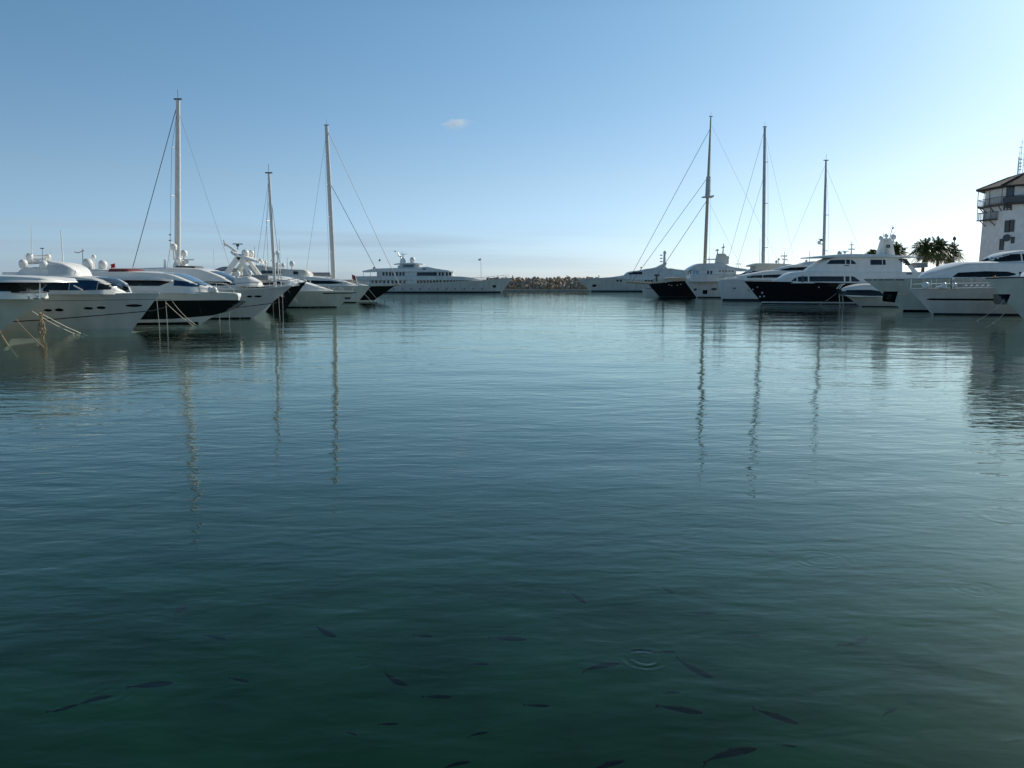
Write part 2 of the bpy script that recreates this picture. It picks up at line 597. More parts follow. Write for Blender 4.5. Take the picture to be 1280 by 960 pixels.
    def flag(s, u, v, w, h, m='red', parent=None):
        x, z = s.L(u, v); G = []
        for i in range(9):
            a = i / 8
            G.append([(x - w * a, .12 * math.sin(a * 7 + b) * a, z - h * b - .35 * h * a) for b in (0, .25, .5, .75, 1)])
        mb = MB().grid(G).grid([[(p[0], p[1] + .012, p[2]) for p in r_] for r_ in G])
        return mb.build('flag', m, parent or s.root)
    def lifebits(s, spots, m='white'):
        pass

def sail_rig(b, top, foot, r0, r1, spreaders, stays, m='alu', hullz=None):
    """mast, spreaders, shrouds and stays of a sailing yacht, all in the boat's frame"""
    tx, tz = b.L(*top); fx, fz = b.L(*foot)
    zf = b.hull.sheer(fx)
    k_ = (tx - fx) / (tz - fz)
    fx2 = fx + (zf - fz) * k_
    P = lambda f: Vector((fx2 + (tx - fx2) * f, 0, zf + (tz - zf) * f))
    mast = MB().tube([P(0), P(.3), P(.7), P(1)], [r0, r0, (r0 + r1) / 2 + .02, r1], 12).build('mast', m, b.root)
    mb = MB().tube([P(1), P(1) + Vector((0, 0, .9))], .02, 6)
    mb.box(P(1) + Vector((0, 0, .08)), (.7, .12, .12))
    mb.build('masthead', 'darkgrey', mast)
    tipz = []
    for f, w in spreaders:
        c = P(f)
        s_ = MB().tube([c + Vector((-.25, -w, -.05)), c, c + Vector((-.25, w, -.05))], .05, 6).build('spreader', m, mast)
        tipz.append((c, w))
    for sd_ in (1, -1):
        pts = [P(.97)] + [c + Vector((-.25, w * sd_, -.05)) for c, w in sorted(tipz, key=lambda q: -q[0].z)]
        pts.append(Vector((fx2 - .3, b.beam * .45 * sd_, zf)))
        MB().tube(pts, .016, 5).build('shroud', 'wire', b.root)
    for (f, u, v, r) in stays:
        ex, ez = b.L(u, v)
        st = MB().tube([P(f), Vector((ex, 0, ez))], r, 6).build('stay', 'wire', b.root)
    return mast, P

def boom(b, P, length, z=1.6, m='alu', cover='greycanvas'):
    a = P(0) + Vector((-.3, 0, z)); e_ = a + Vector((-length, 0, .15))
    o = MB().tube([a, e_], .14, 8).build('boom', m, b.root)
    MB().tube([a + Vector((-.3, 0, .28)), (a + e_) / 2 + Vector((0, 0, .25)), e_ + Vector((.4, 0, .18))], [.32, .26, .14], 8).build('sail_cover', cover, o)

MY, SY = 'motor yacht', 'sailing yacht'
GL, GR_ = 'yachts moored along the left side of the harbour', 'yachts moored along the right side of the harbour'

#== LEFT SIDE, nearest first ==
# A
b = Boat('motor_yacht', 'grey raked bow jutting in at the left edge, ropes hanging into the water', MY, 1, 44, 5.4,
         (57, 373), (-10, 420), [(30, 373), (0, 374), (-100, 375)], 19, 'greygreen', 'white', full=2.2, group=GL)
b.rub('metal', .03)
h = b.house([(42, 374, 371, .3, .2), (28, 374, 367, 1.2, 1.1), (5, 374, 364, 1.9, 1.8), (-140, 374, 364, 2.1, 2.0)], 'white', 'coaming')
h = b.house([(40, 366, 363, .5, .4), (24, 366, 355, 1.4, 1.2), (4, 366, 353, 1.75, 1.6), (-140, 366, 353, 2.0, 1.8)], 'glass', 'window_band')
h = b.house([(80, 353, 351.6, .6, .5), (50, 353, 347.5, 1.8, 1.6), (0, 353, 345, 2.2, 1.9), (-140, 353, 344, 2.2, 1.9)], name='roof')
b.pole(50, 374, 50, 352, .03, 1.9, 'metal', 'roof_post')
b.rail(-60, 50, .3, .02)
for (u, r_) in ((7, 1.6), (18, 1.4), (36, 1.6), (47, 1.8)):
    b.dome(u, 372, r_, 1.2, m='metal', name='deck_cleat')

# B
b = Boat('motor_yacht', 'silver sports yacht with oval portholes and four white domes on its arch', MY, 1, 51, 6,
         (200, 367), (166, 410), [(170, 367.5), (120, 368), (50, 369), (-100, 371)], 25, 'silver', 'white', full=2.6, group=GL)
b.rub('grey', .05)
b.hpatch('spray_strake', [(188, 384, 384.8), (165, 390, 390.9), (45, 400.4, 401.4), (-40, 404, 405)], 'black')
b.hpatch('hull_line', [(190, 375, 375.5), (60, 376, 376.6), (-60, 377, 377.6)], 'darkgrey', off=.006)
for u, v, a, c in ((50, 388.3, 4.4, 1.6), (62.5, 388, 4.7, 1.9), (95, 386.2, 5, 1.6), (109, 385.6, 5, 1.8), (145, 383.3, 9, 1.7)):
    b.port(u, v, a, c)
h = b.house([(158, 368, 366.5, .4, .3), (143, 368, 360.5, 1.2, 1.0), (128, 368, 354, 1.8, 1.5), (112, 368, 348.5, 2.1, 1.7), (60, 368, 345, 2.3, 1.9), (-150, 368, 345, 2.3, 1.9)], 'silver', camber=.08)
b.win(h, [(138, 359.5, 361), (125, 354.5, 362), (116, 351.5, 362.6)], 'glass')
b.win(h, [(115, 351.3, 362.6), (104, 350.3, 363), (84, 350.3, 363)], 'blue', label='blue tinted window')
b.win(h, [(83, 350.6, 363), (30, 351, 363), (-60, 351, 363)], 'glass')
b.screen(h, 113, 146, 'glass', .6, .75)
b.bar([(92, 357), (103, 362.5)], .04, 2.32, 'white', 'wiper')
h2 = b.house([(98, 346, 342, .9, .7), (90, 346, 336.5, 1.2, 1.0), (76, 346, 329.6, 1.4, 1.1), (62, 346, 327.5, 1.4, 1.2), (50, 346, 333.5, 1.5, 1.3), (25, 346, 335, 1.5, 1.3), (19, 346, 340, 1.4, 1.2)], 'white', 'flybridge')
b.house([(70, 328.8, 327.4, .5, .5), (60, 328, 326.4, .9, .8), (30, 329, 326.6, .9, .8), (24, 330, 328, .6, .5)], 'white', 'radar_arch')
for u, v, r_, hw, ft in ((29, 329.5, 5.2, 1.2, 336), (37, 320.5, 4.2, .4, 328), (60, 321.5, 3.7, -.5, 328), (54.5, 331, 5, 1.3, 336)):
    b.dome(u, v, r_, hw, ft)
b.bar([(40, 320), (62, 319.5)], .05, 0, 'white', 'crossbar')
b.win(h2, [(58, 332, 343), (66, 330.5, 343), (78, 333, 343), (88, 338.5, 343)], 'grey', 'shade_panel')  # grey panel standing in for the shaded inside of the fin
b.pole(40, 328, 39, 282, .03, .2); b.pole(79, 330, 76, 288, .045, .3); b.pole(64, 328, 64, 313, .03); b.pole(53, 328, 53, 310, .02, 0, 'darkgrey')
b.bar([(50.5, 310.5), (55, 310.5)], .03, 0, 'darkgrey', 'wind_vane')
b.pole(31, 326, 31, 318, .03); b.scanner(46, 324, 1.1, 0, foot=328)

# C
b = Boat('motor_yacht', 'yacht with a black band along its white hull and two big domes on top', MY, 1, 58, 5.8,
         (298, 377), (252, 404), [(281, 370), (262, 367), (200, 365), (100, 364)], 24, 'white', 'white', full=2.5, group=GL)
b.hpatch('black_band', [(291, 377.5, 379.5), (282, 376.3, 385), (268, 376, 391), (247, 376, 396.3), (200, 376, 400), (0, 376, 402)], 'black')
b.stripe('boot_stripe', 0, .15, -.2, .12, 'black')
h = b.house([(272, 368, 366, .3, .2), (258, 368, 360, 1.1, .8), (234, 367, 352, 1.8, 1.4), (205, 366, 342, 2.1, 1.7), (160, 366, 340, 2.2, 1.8), (0, 366, 340, 2.2, 1.8)], camber=.08)
b.win(h, [(209, 352.3, 353), (197, 350.5, 357.5), (165, 350.5, 357.5), (140, 350, 356)], 'glass')
b.win(h, [(138, 350, 356), (60, 350, 356)], 'glass')
b.screen(h, 203, 250, 'pale_glass', .85, .7)
b.win(h, [(246, 357, 358), (235, 353.3, 358.5), (214, 350, 357)], 'blue')
b.house([(214, 351.5, 350, 2.1, 2.0), (190, 350.3, 346.6, 2.25, 2.1), (140, 350, 346.3, 2.3, 2.1), (60, 350, 346, 2.3, 2.1)], 'white', 'roof_overhang', r=.06)
b.house([(136, 340, 337.5, 1.2, 1.1), (120, 340, 336.5, 1.4, 1.3), (100, 341, 337, 1.4, 1.2)], 'white', 'radar_arch')
b.dome(109.5, 329.5, 6.3, .6, 337); b.dome(128.5, 331, 5.6, .4, 337)
b.pole(117, 337, 117, 322, .07); b.dome(117, 321, 2.6, 0)
b.bar([(93, 315), (98, 316), (105, 313)], .025, 0, 'darkgrey', 'antenna_bracket'); b.pole(104, 337, 103, 311, .03, 0, 'darkgrey')
b.house([(170, 343, 339, .8, .6), (158, 343, 336.5, 1.5, 1.3), (134, 343, 336, 1.6, 1.4)], 'canvas', 'canvas_cover', r=.2)
b.pole(146, 340, 143.5, 328, .02, 0, 'metal', 'flagstaff'); b.flag(143.5, 329, .35, .3, 'red')
b.rail(200, 292, .7, .022)
for u in (263, 268):
    b.dome(u, 362, 3.4, 1.2, name='rolled_fender')

# D
b = Boat('motor_yacht', 'pale grey yacht whose bow stands before a black hull, tall white arch pedestal amidships', MY, 1, 66, 6.2,
         (366, 357), (316, 398.5), [(340, 359), (303, 361.5), (250, 364), (100, 364)], 26, 'grey', 'white', full=2.6, group=GL)
b.rub('white', .05)
b.port(302.5, 371, 3, 1.3); b.port(312, 371, 4.2, 1.2)
b.hpatch('hull_line', [(344, 377.5, 378.2), (320, 380.8, 381.6), (282, 385.5, 386.3), (150, 390, 391)], 'black', off=.01)
b.stripe('boot_stripe', 0, .1, -.2, .1, 'black')
h = b.house([(312, 364, 362.3, .3, .2), (292, 364, 355, 1.4, 1.1), (279, 364, 348, 1.9, 1.6), (262, 364, 341, 2.2, 1.8), (246, 364, 336.5, 2.3, 1.9), (208, 364, 335, 2.3, 2.0), (90, 364, 336, 2.3, 2.0)], camber=.08)
b.win(h, [(291, 355, 356), (280, 352, 357), (243, 352, 357)], 'glass'); b.win(h, [(241, 352, 357), (200, 352, 357)], 'glass')
b.screen(h, 262, 290, 'glass', .8, .6)
b.house([(243, 335, 333, 1.0, .9), (218, 335, 332.5, 1.2, 1.0)], 'darkgrey', 'sunroof')
b.house([(230, 334, 330, .5, .4), (222, 334, 322, .5, .35), (216, 334, 329, .5, .4)], 'white', 'radar_pedestal')
b.dome(217, 308.5, 4.2, .3, 325); b.dome(230, 316.5, 4.0, .2, 328); b.dome(223, 325, 3.4, .8, 332)
b.scanner(233, 324.5, 1.2, .2, foot=330); b.pole(212.5, 333, 212.5, 291, .022); b.bar([(211, 293.5), (214, 293.5)], .04, 0, 'darkgrey', 'lamp_bracket'); b.bar([(211, 300.5), (214, 300.5)], .04, 0, 'darkgrey', 'lamp_bracket')
b.pole(206, 340, 206, 324, .09, 1, 'white', 'life_raft_tube', r1=.09)
b.pole(268, 341, 267, 312, .03); b.dome(269.5, 359, 4.2, 1.5, name='rolled_fender')
b.rail(265, 362, .5, .022); b.dome(297, 342, 3.2, .5, 352); b.dome(312, 341, 3, .5, 352); b.house([(322, 358, 352, .8, .5), (306, 358, 346, 1.2, .9), (292, 358, 347, 1.1, .9)], 'white', 'covered_tender', r=.3)

# S1, tallest mast of the left side
b = Boat('sailing_yacht', 'sailing yacht with the tallest mast on the left, its stay running down to the left', SY, 1, 73.5, 5.4,
         (322, 369), (300, 391), [(280, 371), (100, 373)], 23, 'white', 'teak', group=GL)
m_, P = sail_rig(b, (222.5, 125), (222, 335), .27, .17, [(.28, .9), (.52, .9), (.76, .7)], [(.99, 163, 345, .035), (.95, 300, 371, .012)], 'alu')
b.rail(220, 318, .7, .02)
b.house([(290, 372, 369, .5, .4), (270, 372, 366, 1.2, 1), (170, 372, 366, 1.5, 1.2)]); boom(b, P, 6)

# S3 small mast
b = Boat('sailing_yacht', 'sailing yacht with the shortest mast on the left, rigging fanning down behind domes', SY, 1, 80.5, 4.6,
         (346, 371), (332, 389), [(300, 372), (100, 374)], 17, 'white', 'teak', group=GL)
m_, P = sail_rig(b, (336, 217), (342.5, 335), .16, .12, [(.3, 1.0), (.62, .8)], [(.9, 355, 372, .02), (.97, 316, 360, .014), (.85, 325, 365, .014)], 'alu')
b.pole(352, 371, 349, 299, .05, .2, 'white', 'aft_pole'); b.dome(347, 316, 2.6, 0, 350)
b.house([(335, 372, 370, .4, .3), (325, 372, 367, 1, .8), (270, 372, 367, 1.3, 1)]); boom(b, P, 4)

# E
b = Boat('motor_yacht', 'black bow rising behind the pale grey yacht, long oval window above it', MY, 1, 87.5, 5.6,
         (383, 352), (357, 387), [(374, 354), (350, 357), (300, 358.5)], 24, 'black', 'white', full=2.3, group=GL)
b.rub('white', .04)
h = b.house([(374, 357, 355, .3, .2), (362, 358, 351, 1.3, 1.0), (345, 358, 348.3, 1.8, 1.4), (320, 358, 346, 2.0, 1.7), (200, 358, 346, 2.1, 1.8)], camber=.1)
b.win(h, [(354, 354.2, 355.2), (346, 352, 356.6), (332, 351.2, 357), (323, 352.2, 356.6), (318, 354, 355)], 'glass')
b.win(h, [(312, 351.5, 356), (280, 351.5, 356)], 'glass')
b.rail(345, 380, .6, .025); b.dome(381.5, 351, 1.5, 0, m='metal', name='anchor_roller')

# F1
b = Boat('motor_yacht', 'white yacht with a forward leaning radar arch crowded with domes', MY, 1, 95, 6.2,
         (444, 365), (423, 382.5), [(430, 364.5), (400, 364), (300, 364)], 28, 'greygreen', 'white', full=2.8, fine=2.1, group=GL)
b.hpatch('flare_shadow', [(440, 366, 366.8), (400, 366.2, 367.4)], 'black', off=.05)  # black strip painted for the shadow under the flared sheer
b.hpatch('hawse', [(425, 372.2, 375), (432, 372, 374.6)], 'darkgrey'); b.stripe('boot_stripe', 0, .1, -.2, .12, 'black')
h = b.house([(415, 365, 363, .3, .2), (395, 365, 358, 1.3, 1.0), (370, 365, 351, 2.0, 1.6), (345, 365, 346, 2.3, 1.9), (200, 365, 345, 2.4, 2.0)], camber=.08)
b.win(h, [(378, 356, 357), (368, 353, 359), (340, 351, 359), (280, 351, 359)], 'glass')
for w_ in (1.5, -1.5):
    b.slab([(283, 345), (291, 345), (307, 322), (302, 318)], b.ny(w_) - .12, b.ny(w_) + .12, 'white', 'arch_leg')
    b.slab([(318, 346), (324, 346), (306, 322), (301, 322)], b.ny(w_) - .12, b.ny(w_) + .12, 'white', 'arch_leg')
b.house([(324, 329, 327, 1.2, 1.1), (308, 325, 321, 1.6, 1.5), (293, 320, 316, 1.3, 1.2), (288, 316, 313, .7, .6)], 'white', 'arch_top')
b.bar([(297, 316), (288, 309), (280, 304)], .14, 0, 'white', 'raked_spar'); b.pole(280.5, 304, 279.5, 300, .06, 0, 'darkgrey')
b.bar([(281, 304), (281, 308)], .05, 0, 'darkgrey', 'lamp_bracket'); b.scanner(297, 305, 1.1, 0, 'darkgrey', foot=312)
for u, v, r_, hw, ft in ((306.5, 316.5, 4.6, .6, 322), (314, 316.5, 3.6, -.5, 324), (325.5, 326, 2.7, .4, 331), (298, 342, 3.2, 1, 346), (302, 333, 2.8, 0, 345), (332, 328, 2.0, 0, 338)):
    b.dome(u, v, r_, hw, ft)
b.house([(290, 340, 337.5, 1.3, 1.2), (279, 338, 333.5, 1.5, 1.4), (268, 339, 336.5, 1.4, 1.3)], 'greycanvas', 'sun_canopy')
b.pole(318, 327, 318, 308, .03, .3, 'darkgrey'); b.pole(272, 345, 272, 338, .04, 1, 'metal', 'canopy_post')
b.rail(395, 441, .55, .025)

# F2
b = Boat('motor_yacht', 'long white yacht with a row of three small domes on its upper deck', MY, 1, 116, 6.6,
         (464, 357), (447, 377.5), [(450, 357.2), (420, 358), (300, 358)], 32, 'greygreen', 'white', full=2.7, group=GL)
b.stripe('boot_stripe', 0, .1, -.2, .12, 'black')
h = b.house([(446, 359, 357, .4, .3), (428, 359, 351.5, 1.5, 1.2), (400, 359, 347, 2.3, 1.9), (362, 359, 344.5, 2.6, 2.2), (250, 359, 344, 2.6, 2.2)], camber=.08)
b.win(h, [(425.5, 353.5, 354.3), (412, 351, 355), (388, 350.5, 355)], 'glass'); b.win(h, [(386, 350.5, 355), (350, 350.5, 355)], 'glass')
b.screen(h, 405, 428, 'glass', .8, .6)
h = b.house([(388, 346, 342, .9, .7), (380, 346, 337.5, 1.6, 1.4), (350, 346, 336.2, 1.9, 1.7), (323, 346, 331.5, 1.8, 1.6), (300, 346, 332, 1.8, 1.6)], 'cream', 'upper_deck')
b.win(h, [(372, 339.5, 343), (366, 339, 343)], 'tower_glass'); b.win(h, [(352, 339, 342), (326, 338, 342)], 'tower_glass')
for u, v, r_ in ((347, 331, 2.9), (354, 331.5, 2.5), (365, 329.5, 3.2)):
    b.dome(u, v, r_, .5, 336.5)
b.pole(359, 336, 359, 322, .03, 0, 'darkgrey'); b.pole(390, 344, 390, 337, .03, 0); b.rail(425, 460, .6, .03)

# G black sloop
b = Boat('sailing_yacht', 'black hulled sailing yacht with two stays slanting down to its right hand bow', SY, 1, 124.5, 6.2,
         (494, 357), (466, 376.5), [(470, 357.3), (420, 358.5), (300, 359)], 34, 'black', 'teak', full=2.3, group=GL)
b.rub('white', .04); b.stripe('boot_stripe', 0, .1, 0, .14, 'white')
m_, P = sail_rig(b, (408, 157), (417, 345), .36, .26, [(.22, 1.5), (.44, 1.4), (.64, 1.2), (.82, .9)], [(.985, 499, 356, .04), (.66, 481, 357, .04), (.97, 380, 358, .018)], 'alu')
b.house([(462, 359, 357.5, .5, .4), (446, 359, 355, 1.4, 1.1), (400, 359, 353.5, 1.8, 1.5), (330, 359, 353.5, 1.8, 1.5)]); boom(b, P, 9)
b.bar([(488, 357), (500, 356)], .12, 0, 'spruce', 'bowsprit'); b.rail(430, 488, .7, .025)
b.pole(441, 357, 439.5, 340, .03, 0, 'metal', 'flagstaff'); b.flag(439.8, 343, -.6, .7, 'canvas'); b.pole(447, 356, 444, 344, .07, .5, 'white', 'davit')
b.bar([(474, 326.5), (475.2, 324)], .12, 0, 'darkgrey', 'furling_drum')

# Q large far yacht left
b = Boat('motor_yacht', 'far three deck superyacht lying broadside before the breakwater on the left', MY, 1, 222, 8.6,
         (641, 347.2), (627, 363.5), [(625, 348.6), (602, 350.8), (583, 351.6), (500, 354.8), (440, 355)], 46, 'silver', 'white', full=2.6)
b.stripe('boot_stripe', 0, .3, -.2, .35, 'navy'); b.rub('white', .06)
b.hpatch('anchor_pocket', [(615.5, 356.5, 359.5), (619.5, 356.5, 359.5)], 'black', off=.05)
for u in range(448, 604, 11):
    b.port(u, 361.2, 1.0, .6)
h = b.house([(590, 355, 351, 1.5, 1.3), (583, 355, 349.6, 3.0, 3.0), (500, 355.5, 349.6, 3.9, 3.9), (447, 355.5, 349.6, 3.9, 3.9)], 'silver', 'main_deckhouse')
for u in list(range(464, 508, 5)) + list(range(521, 552, 4)) + list(range(554, 568, 4)) + list(range(570, 584, 4)):
    b.win(h, [(u, 350.4, 354.3), (u + 2.9, 350.4, 354.3)], both=False)
b.house([(603, 351, 350, .3, .3), (592, 350.6, 347.5, 2.2, 2.2), (575, 350, 345.7, 3.6, 3.5), (540, 350, 345, 4.1, 4.0), (445, 350, 345.4, 4.1, 4.0)], 'silver', 'upper_bulwark')
h = b.house([(568, 345.8, 344, 1.2, 1.0), (563, 345.8, 339.4, 2.6, 2.4), (540, 345.8, 338.8, 3.2, 3.0), (471, 345.8, 338.8, 3.3, 3.2)], 'silver', 'upper_deckhouse')
for u in list(range(478, 491, 4)) + list(range(495, 507, 4)) + [548, 552, 557, 561]:
    b.win(h, [(u, 340.3, 344.7), (u + 2.6, 340.3, 344.7)], both=False)
b.win(h, [(521, 340.3, 344.7), (546, 340.3, 344.7)]); b.win(h, [(509, 340.3, 344.7), (518, 340.3, 344.7)], 'grey', 'shutter')
h = b.house([(568, 340, 339, 1.8, 1.6), (560, 339.8, 337.8, 3.0, 2.8), (545, 339.5, 335.6, 3.4, 3.2), (532, 339.5, 333.4, 3.3, 3.0), (520, 339.5, 334.6, 3.4, 3.2), (470, 339.6, 335.6, 3.7, 3.5), (453, 340.2, 338.6, 3.7, 3.6)], 'white', 'sun_deck', r=.25)
b.win(h, [(528, 335.6, 337), (532, 335.6, 337)], both=False)
h = b.house([(524, 334.6, 330.4, 1.3, 1.0), (518, 334.6, 330, 2.2, 1.9), (503, 334.6, 330, 2.3, 2.0), (497, 335.6, 332.5, 2.2, 1.9)], 'silver', 'pilothouse')
b.win(h, [(503.5, 331, 333.8), (517, 331, 333.8)], 'pale_glass')
b.house([(529, 330.6, 329.8, 1.6, 1.5), (515, 330.3, 328.4, 2.6, 2.3), (500, 330.4, 328.8, 2.6, 2.4), (492, 330.8, 330, 2.2, 2.1)], 'white', 'roof')
b.house([(507.5, 329.5, 325, .5, .35), (504, 329.5, 321.5, .7, .4), (500, 329.5, 325, .5, .35)], 'white', 'radar_mast')
b.bar([(503, 325), (497, 316)], .16, 0, 'white', 'raked_spar'); b.scanner(501, 320, 2.2, 0, foot=325); b.scanner(504.5, 317.5, 2, 0, foot=323)
b.pole(503, 323, 502.5, 314, .06, 0, 'darkgrey'); b.bar([(493, 314), (495, 314.3)], .12, 0, 'darkgrey', 'lamp_bracket')
b.dome(515.6, 325, 3.5, 0, 329); b.dome(467.5, 335, 1.3, 1, m='darkgrey', name='deck_lamp')
b.pole(601.5, 351, 601, 322, .05, 0, 'darkgrey', 'jackstaff'); b.flag(601, 323, .7, .5, 'cream')
for u in (454.5, 463):
    b.pole(u, 345.5, u, 339.5, .07, 3.4, 'white', 'deck_post')
b.rail(585, 636, .9, .03)

#== RIGHT SIDE ==
# O
b = Boat('motor_yacht', 'grey hull bow cut off by the right edge, dark anchor recess in its flank', MY, -1, 64, 7,
         (1231.5, 348), (1280, 396), [(1260, 347), (1300, 346.5), (1400, 346)], 24, 'greygreen', 'white', full=2.4, group=GR_)
b.rub('navy', .05)
b.hpatch('anchor_pocket', [(1273, 368.5, 376), (1276, 368.5, 382), (1292, 368.5, 382)], 'black')
b.stripe('boot_stripe', 0, .1, -.2, .1, 'black'); b.rail(1236, 1330, .0, .02, mid=False)
h = b.house([(1282, 349, 346, .4, .3), (1310, 349, 340, 1.8, 1.5), (1340, 349, 334, 2.4, 2.0), (1480, 349, 334, 2.5, 2.1)])
b.win(h, [(1310, 344, 347), (1460, 338, 345)], 'glass')
b.dome(1243.5, 346, 1.3, 0, m='orange', name='bow_light')

# N
b = Boat('motor_yacht', 'grey hulled yacht with an open railed foredeck and a long dark slot in its hull', MY, -1, 74, 6.6,
         (1137, 361.5), (1165, 391), [(1160, 361), (1200, 361), (1300, 360)], 27, 'silver', 'white', full=2.6, group=GR_)
b.rub('grey', .06)
b.hpatch('hull_slot', [(1178, 374.4, 375.4), (1182, 373.6, 376), (1252, 373.6, 376), (1259, 374.3, 375.4)], 'black')
b.stripe('boot_stripe', 0, .1, -.2, .14, 'navy')
b.hpatch('anchor', [(1143, 367.4, 369), (1148, 367, 370.2), (1152, 367.6, 368.8)], 'metal', off=.1)
h = b.house([(1284, 361, 358, .4, .3), (1310, 361, 350, 1.8, 1.4), (1340, 361, 342, 2.4, 2.0), (1480, 361, 340, 2.5, 2.1)])
b.win(h, [(1312, 352, 356), (1470, 345, 353)], 'glass')
b.rail(1141, 1262, .92, .025)
for u, r_ in ((1157, 4.2), (1180, 3.6), (1193, 3.2)):
    b.dome(u, 357, r_, 1.9, name='rolled_fender')
b.bar([(1170, 360), (1176, 359), (1182, 360)], .15, 2.2, 'white', 'deck_cushion'); b.pole(1189, 361, 1189, 347, .06, 2.6, 'darkgrey', 'davit')
for u in range(1206, 1240, 7):
    b.bar([(u, 357.5), (u + 3, 357.5)], .1, 2.62, 'white', 'deck_locker')

# M
b = Boat('motor_yacht', 'pale yacht with a square black anchor pocket and a long arched white cabin', MY, -1, 82, 7.4,
         (1078.5, 348.5), (1127, 390), [(1100, 348.5), (1140, 348), (1250, 348)], 32, 'greygreen', 'white', p=1.15, full=2.3, group=GR_)
b.hpatch('anchor_pocket', [(1113, 364.5, 377), (1128.5, 364.5, 378.8)], 'black', hw=1.6, off=.02)
b.hpatch('anchor', [(1118, 369, 374), (1123, 369, 374)], 'metal', hw=1.6, off=.1)
for a, c in ((1090.5, 1098), (1100, 1104), (1106, 1110), (1111.5, 1121.5), (1123.5, 1133)):
    b.hpatch('bulwark_slot', [(a, 349.3, 350.3), (c, 349.3, 350.3)], 'black', hw=1.8)
b.rub('white', .05); b.stripe('boot_stripe', 0, .1, -.2, .16, 'black')
b.port(1130.5, 356, .8, 1.2, 'white', 'hull_lamp', hw=1.8); b.port(1103, 357, 2, 1, 'grey', 'hawse', hw=1.3)
h = b.house([(1150, 349, 348, .3, .2), (1158, 349, 345.5, 1.0, .8), (1174, 349, 340, 2.0, 1.5), (1200, 349, 332.4, 2.8, 2.2), (1219, 349, 328.2, 3.0, 2.4), (1260, 349, 327.2, 3.1, 2.5), (1400, 349, 327, 3.1, 2.5)], r=.5, camber=.12)
b.win(h, [(1196, 345.4, 346.2), (1203, 340.8, 346.4), (1235, 339, 346.4), (1262, 339.6, 345.4), (1271, 342, 343.6)], 'glass')
b.win(h, [(1276, 340, 345.5), (1360, 340, 345.5)], 'glass')
h = b.house([(1234, 329, 327, .6, .5), (1248, 329, 321.5, 1.4, 1.2), (1262, 329, 316.5, 1.8, 1.5), (1285, 329, 313, 2.0, 1.7), (1400, 329, 312, 2.0, 1.7)], 'white', 'flybridge', r=.3)
b.win(h, [(1240, 325.6, 326.4), (1252, 321, 326.6), (1264, 317.6, 326.6), (1278, 317.2, 326)], 'glass'); b.win(h, [(1280, 317.2, 326), (1330, 317, 325)], 'glass')

# L
b = Boat('motor_yacht', 'small low silver cruiser with wraparound dark glass, lying before the big black yacht', 'motor boat', -1, 98, 4.4,
         (1051, 365), (1075, 383.5), [(1062, 368), (1080, 369.5), (1110, 371)], 13, 'silver', 'white', full=2.3, fine=1.7, group=GR_)
h = b.house([(1051.5, 367.5, 364, .3, .25), (1058, 370, 361, 1.0, .8), (1070, 371, 357.6, 1.6, 1.3), (1086, 371, 355.4, 1.9, 1.5), (1130, 371, 357, 1.9, 1.5)], 'white', r=.25, camber=.1)
b.win(h, [(1053.5, 363.4, 366.5), (1060, 362.6, 369), (1090, 362.3, 370), (1100, 364, 370), (1105, 367, 370)], 'glass')
b.stripe('boot_stripe', 0, .1, -.2, .08, 'black')
b.bar([(1046, 361), (1050, 356), (1056, 355)], .06, .6, 'white', 'handrail'); b.bar([(1049, 361), (1053, 356)], .06, -.4, 'white', 'handrail')

# K
b = Boat('motor_yacht', 'large black hulled yacht with two white decks and a pylon carrying domes', MY, -1, 110, 6.8,
         (930, 351), (953, 380), [(945, 351.2), (990, 352), (1060, 353.5), (1150, 354)], 30, 'black', 'white', full=2.5, group=GR_)
b.stripe('boot_stripe', 0, .05, .12, .30, 'grey', off=.02); b.rub('white', .04)
for u, v, r_ in ((939.5, 363, 1), (944, 362, .9), (955, 366, 1.2), (953, 371, 1.1), (957.5, 370.5, 1), (949, 359, .8), (1025, 359, .9)):
    b.port(u, v, r_, r_, 'grey', hw=1.2 if u < 1000 else None)
h = b.house([(966, 354, 352, .4, .3), (980, 354, 346.5, 1.5, 1.1), (994, 354, 341, 2.3, 1.9), (1012, 354, 339.5, 2.7, 2.4), (1100, 354.5, 339.5, 2.9, 2.7), (1150, 354, 340, 2.9, 2.7), (1172, 350, 341, 2.9, 2.7)], r=.15, camber=.08)
for st in ([(992.5, 350.6, 351.4), (998, 346.4, 351.4)], [(999.5, 346, 352), (1011, 345.4, 352)], [(1013, 345.4, 352), (1055.5, 345.4, 352)], [(1057.3, 345.4, 352), (1062.5, 345.4, 352)], [(1064.5, 345.4, 352), (1068, 345.8, 352), (1075, 351, 352)]):
    b.win(h, st)
b.win(h, [(1004, 345, 352.8), (1006, 345, 352.8)], 'darkgrey', 'door', off=.04); b.win(h, [(1134, 341.3, 343), (1141, 341.3, 343)], 'darkgrey', 'vent')
h = b.house([(1010, 341, 336.5, .9, .7), (1024, 341, 330, 1.7, 1.4), (1034, 341, 325, 2.1, 1.8), (1048, 341, 321.5, 2.4, 2.1), (1110, 341, 321, 2.5, 2.2), (1128, 341, 322, 2.5, 2.2)], 'white', 'upper_deckhouse', r=.1)
for st in ([(1036, 329.3, 330), (1040, 325, 330), (1057.6, 324.4, 330)], [(1059, 324.4, 330), (1063.6, 324.4, 330)], [(1065, 324.5, 330), (1068, 326, 330), (1071, 329.4, 330)], [(1089, 324.6, 331), (1103.5, 324.6, 331)], [(1104.5, 324.6, 331), (1108, 324.6, 331)]):
    b.win(h, st)
b.win(h, [(1056, 331.5, 332.5), (1062, 331.5, 332.5)], 'darkgrey', 'vent')
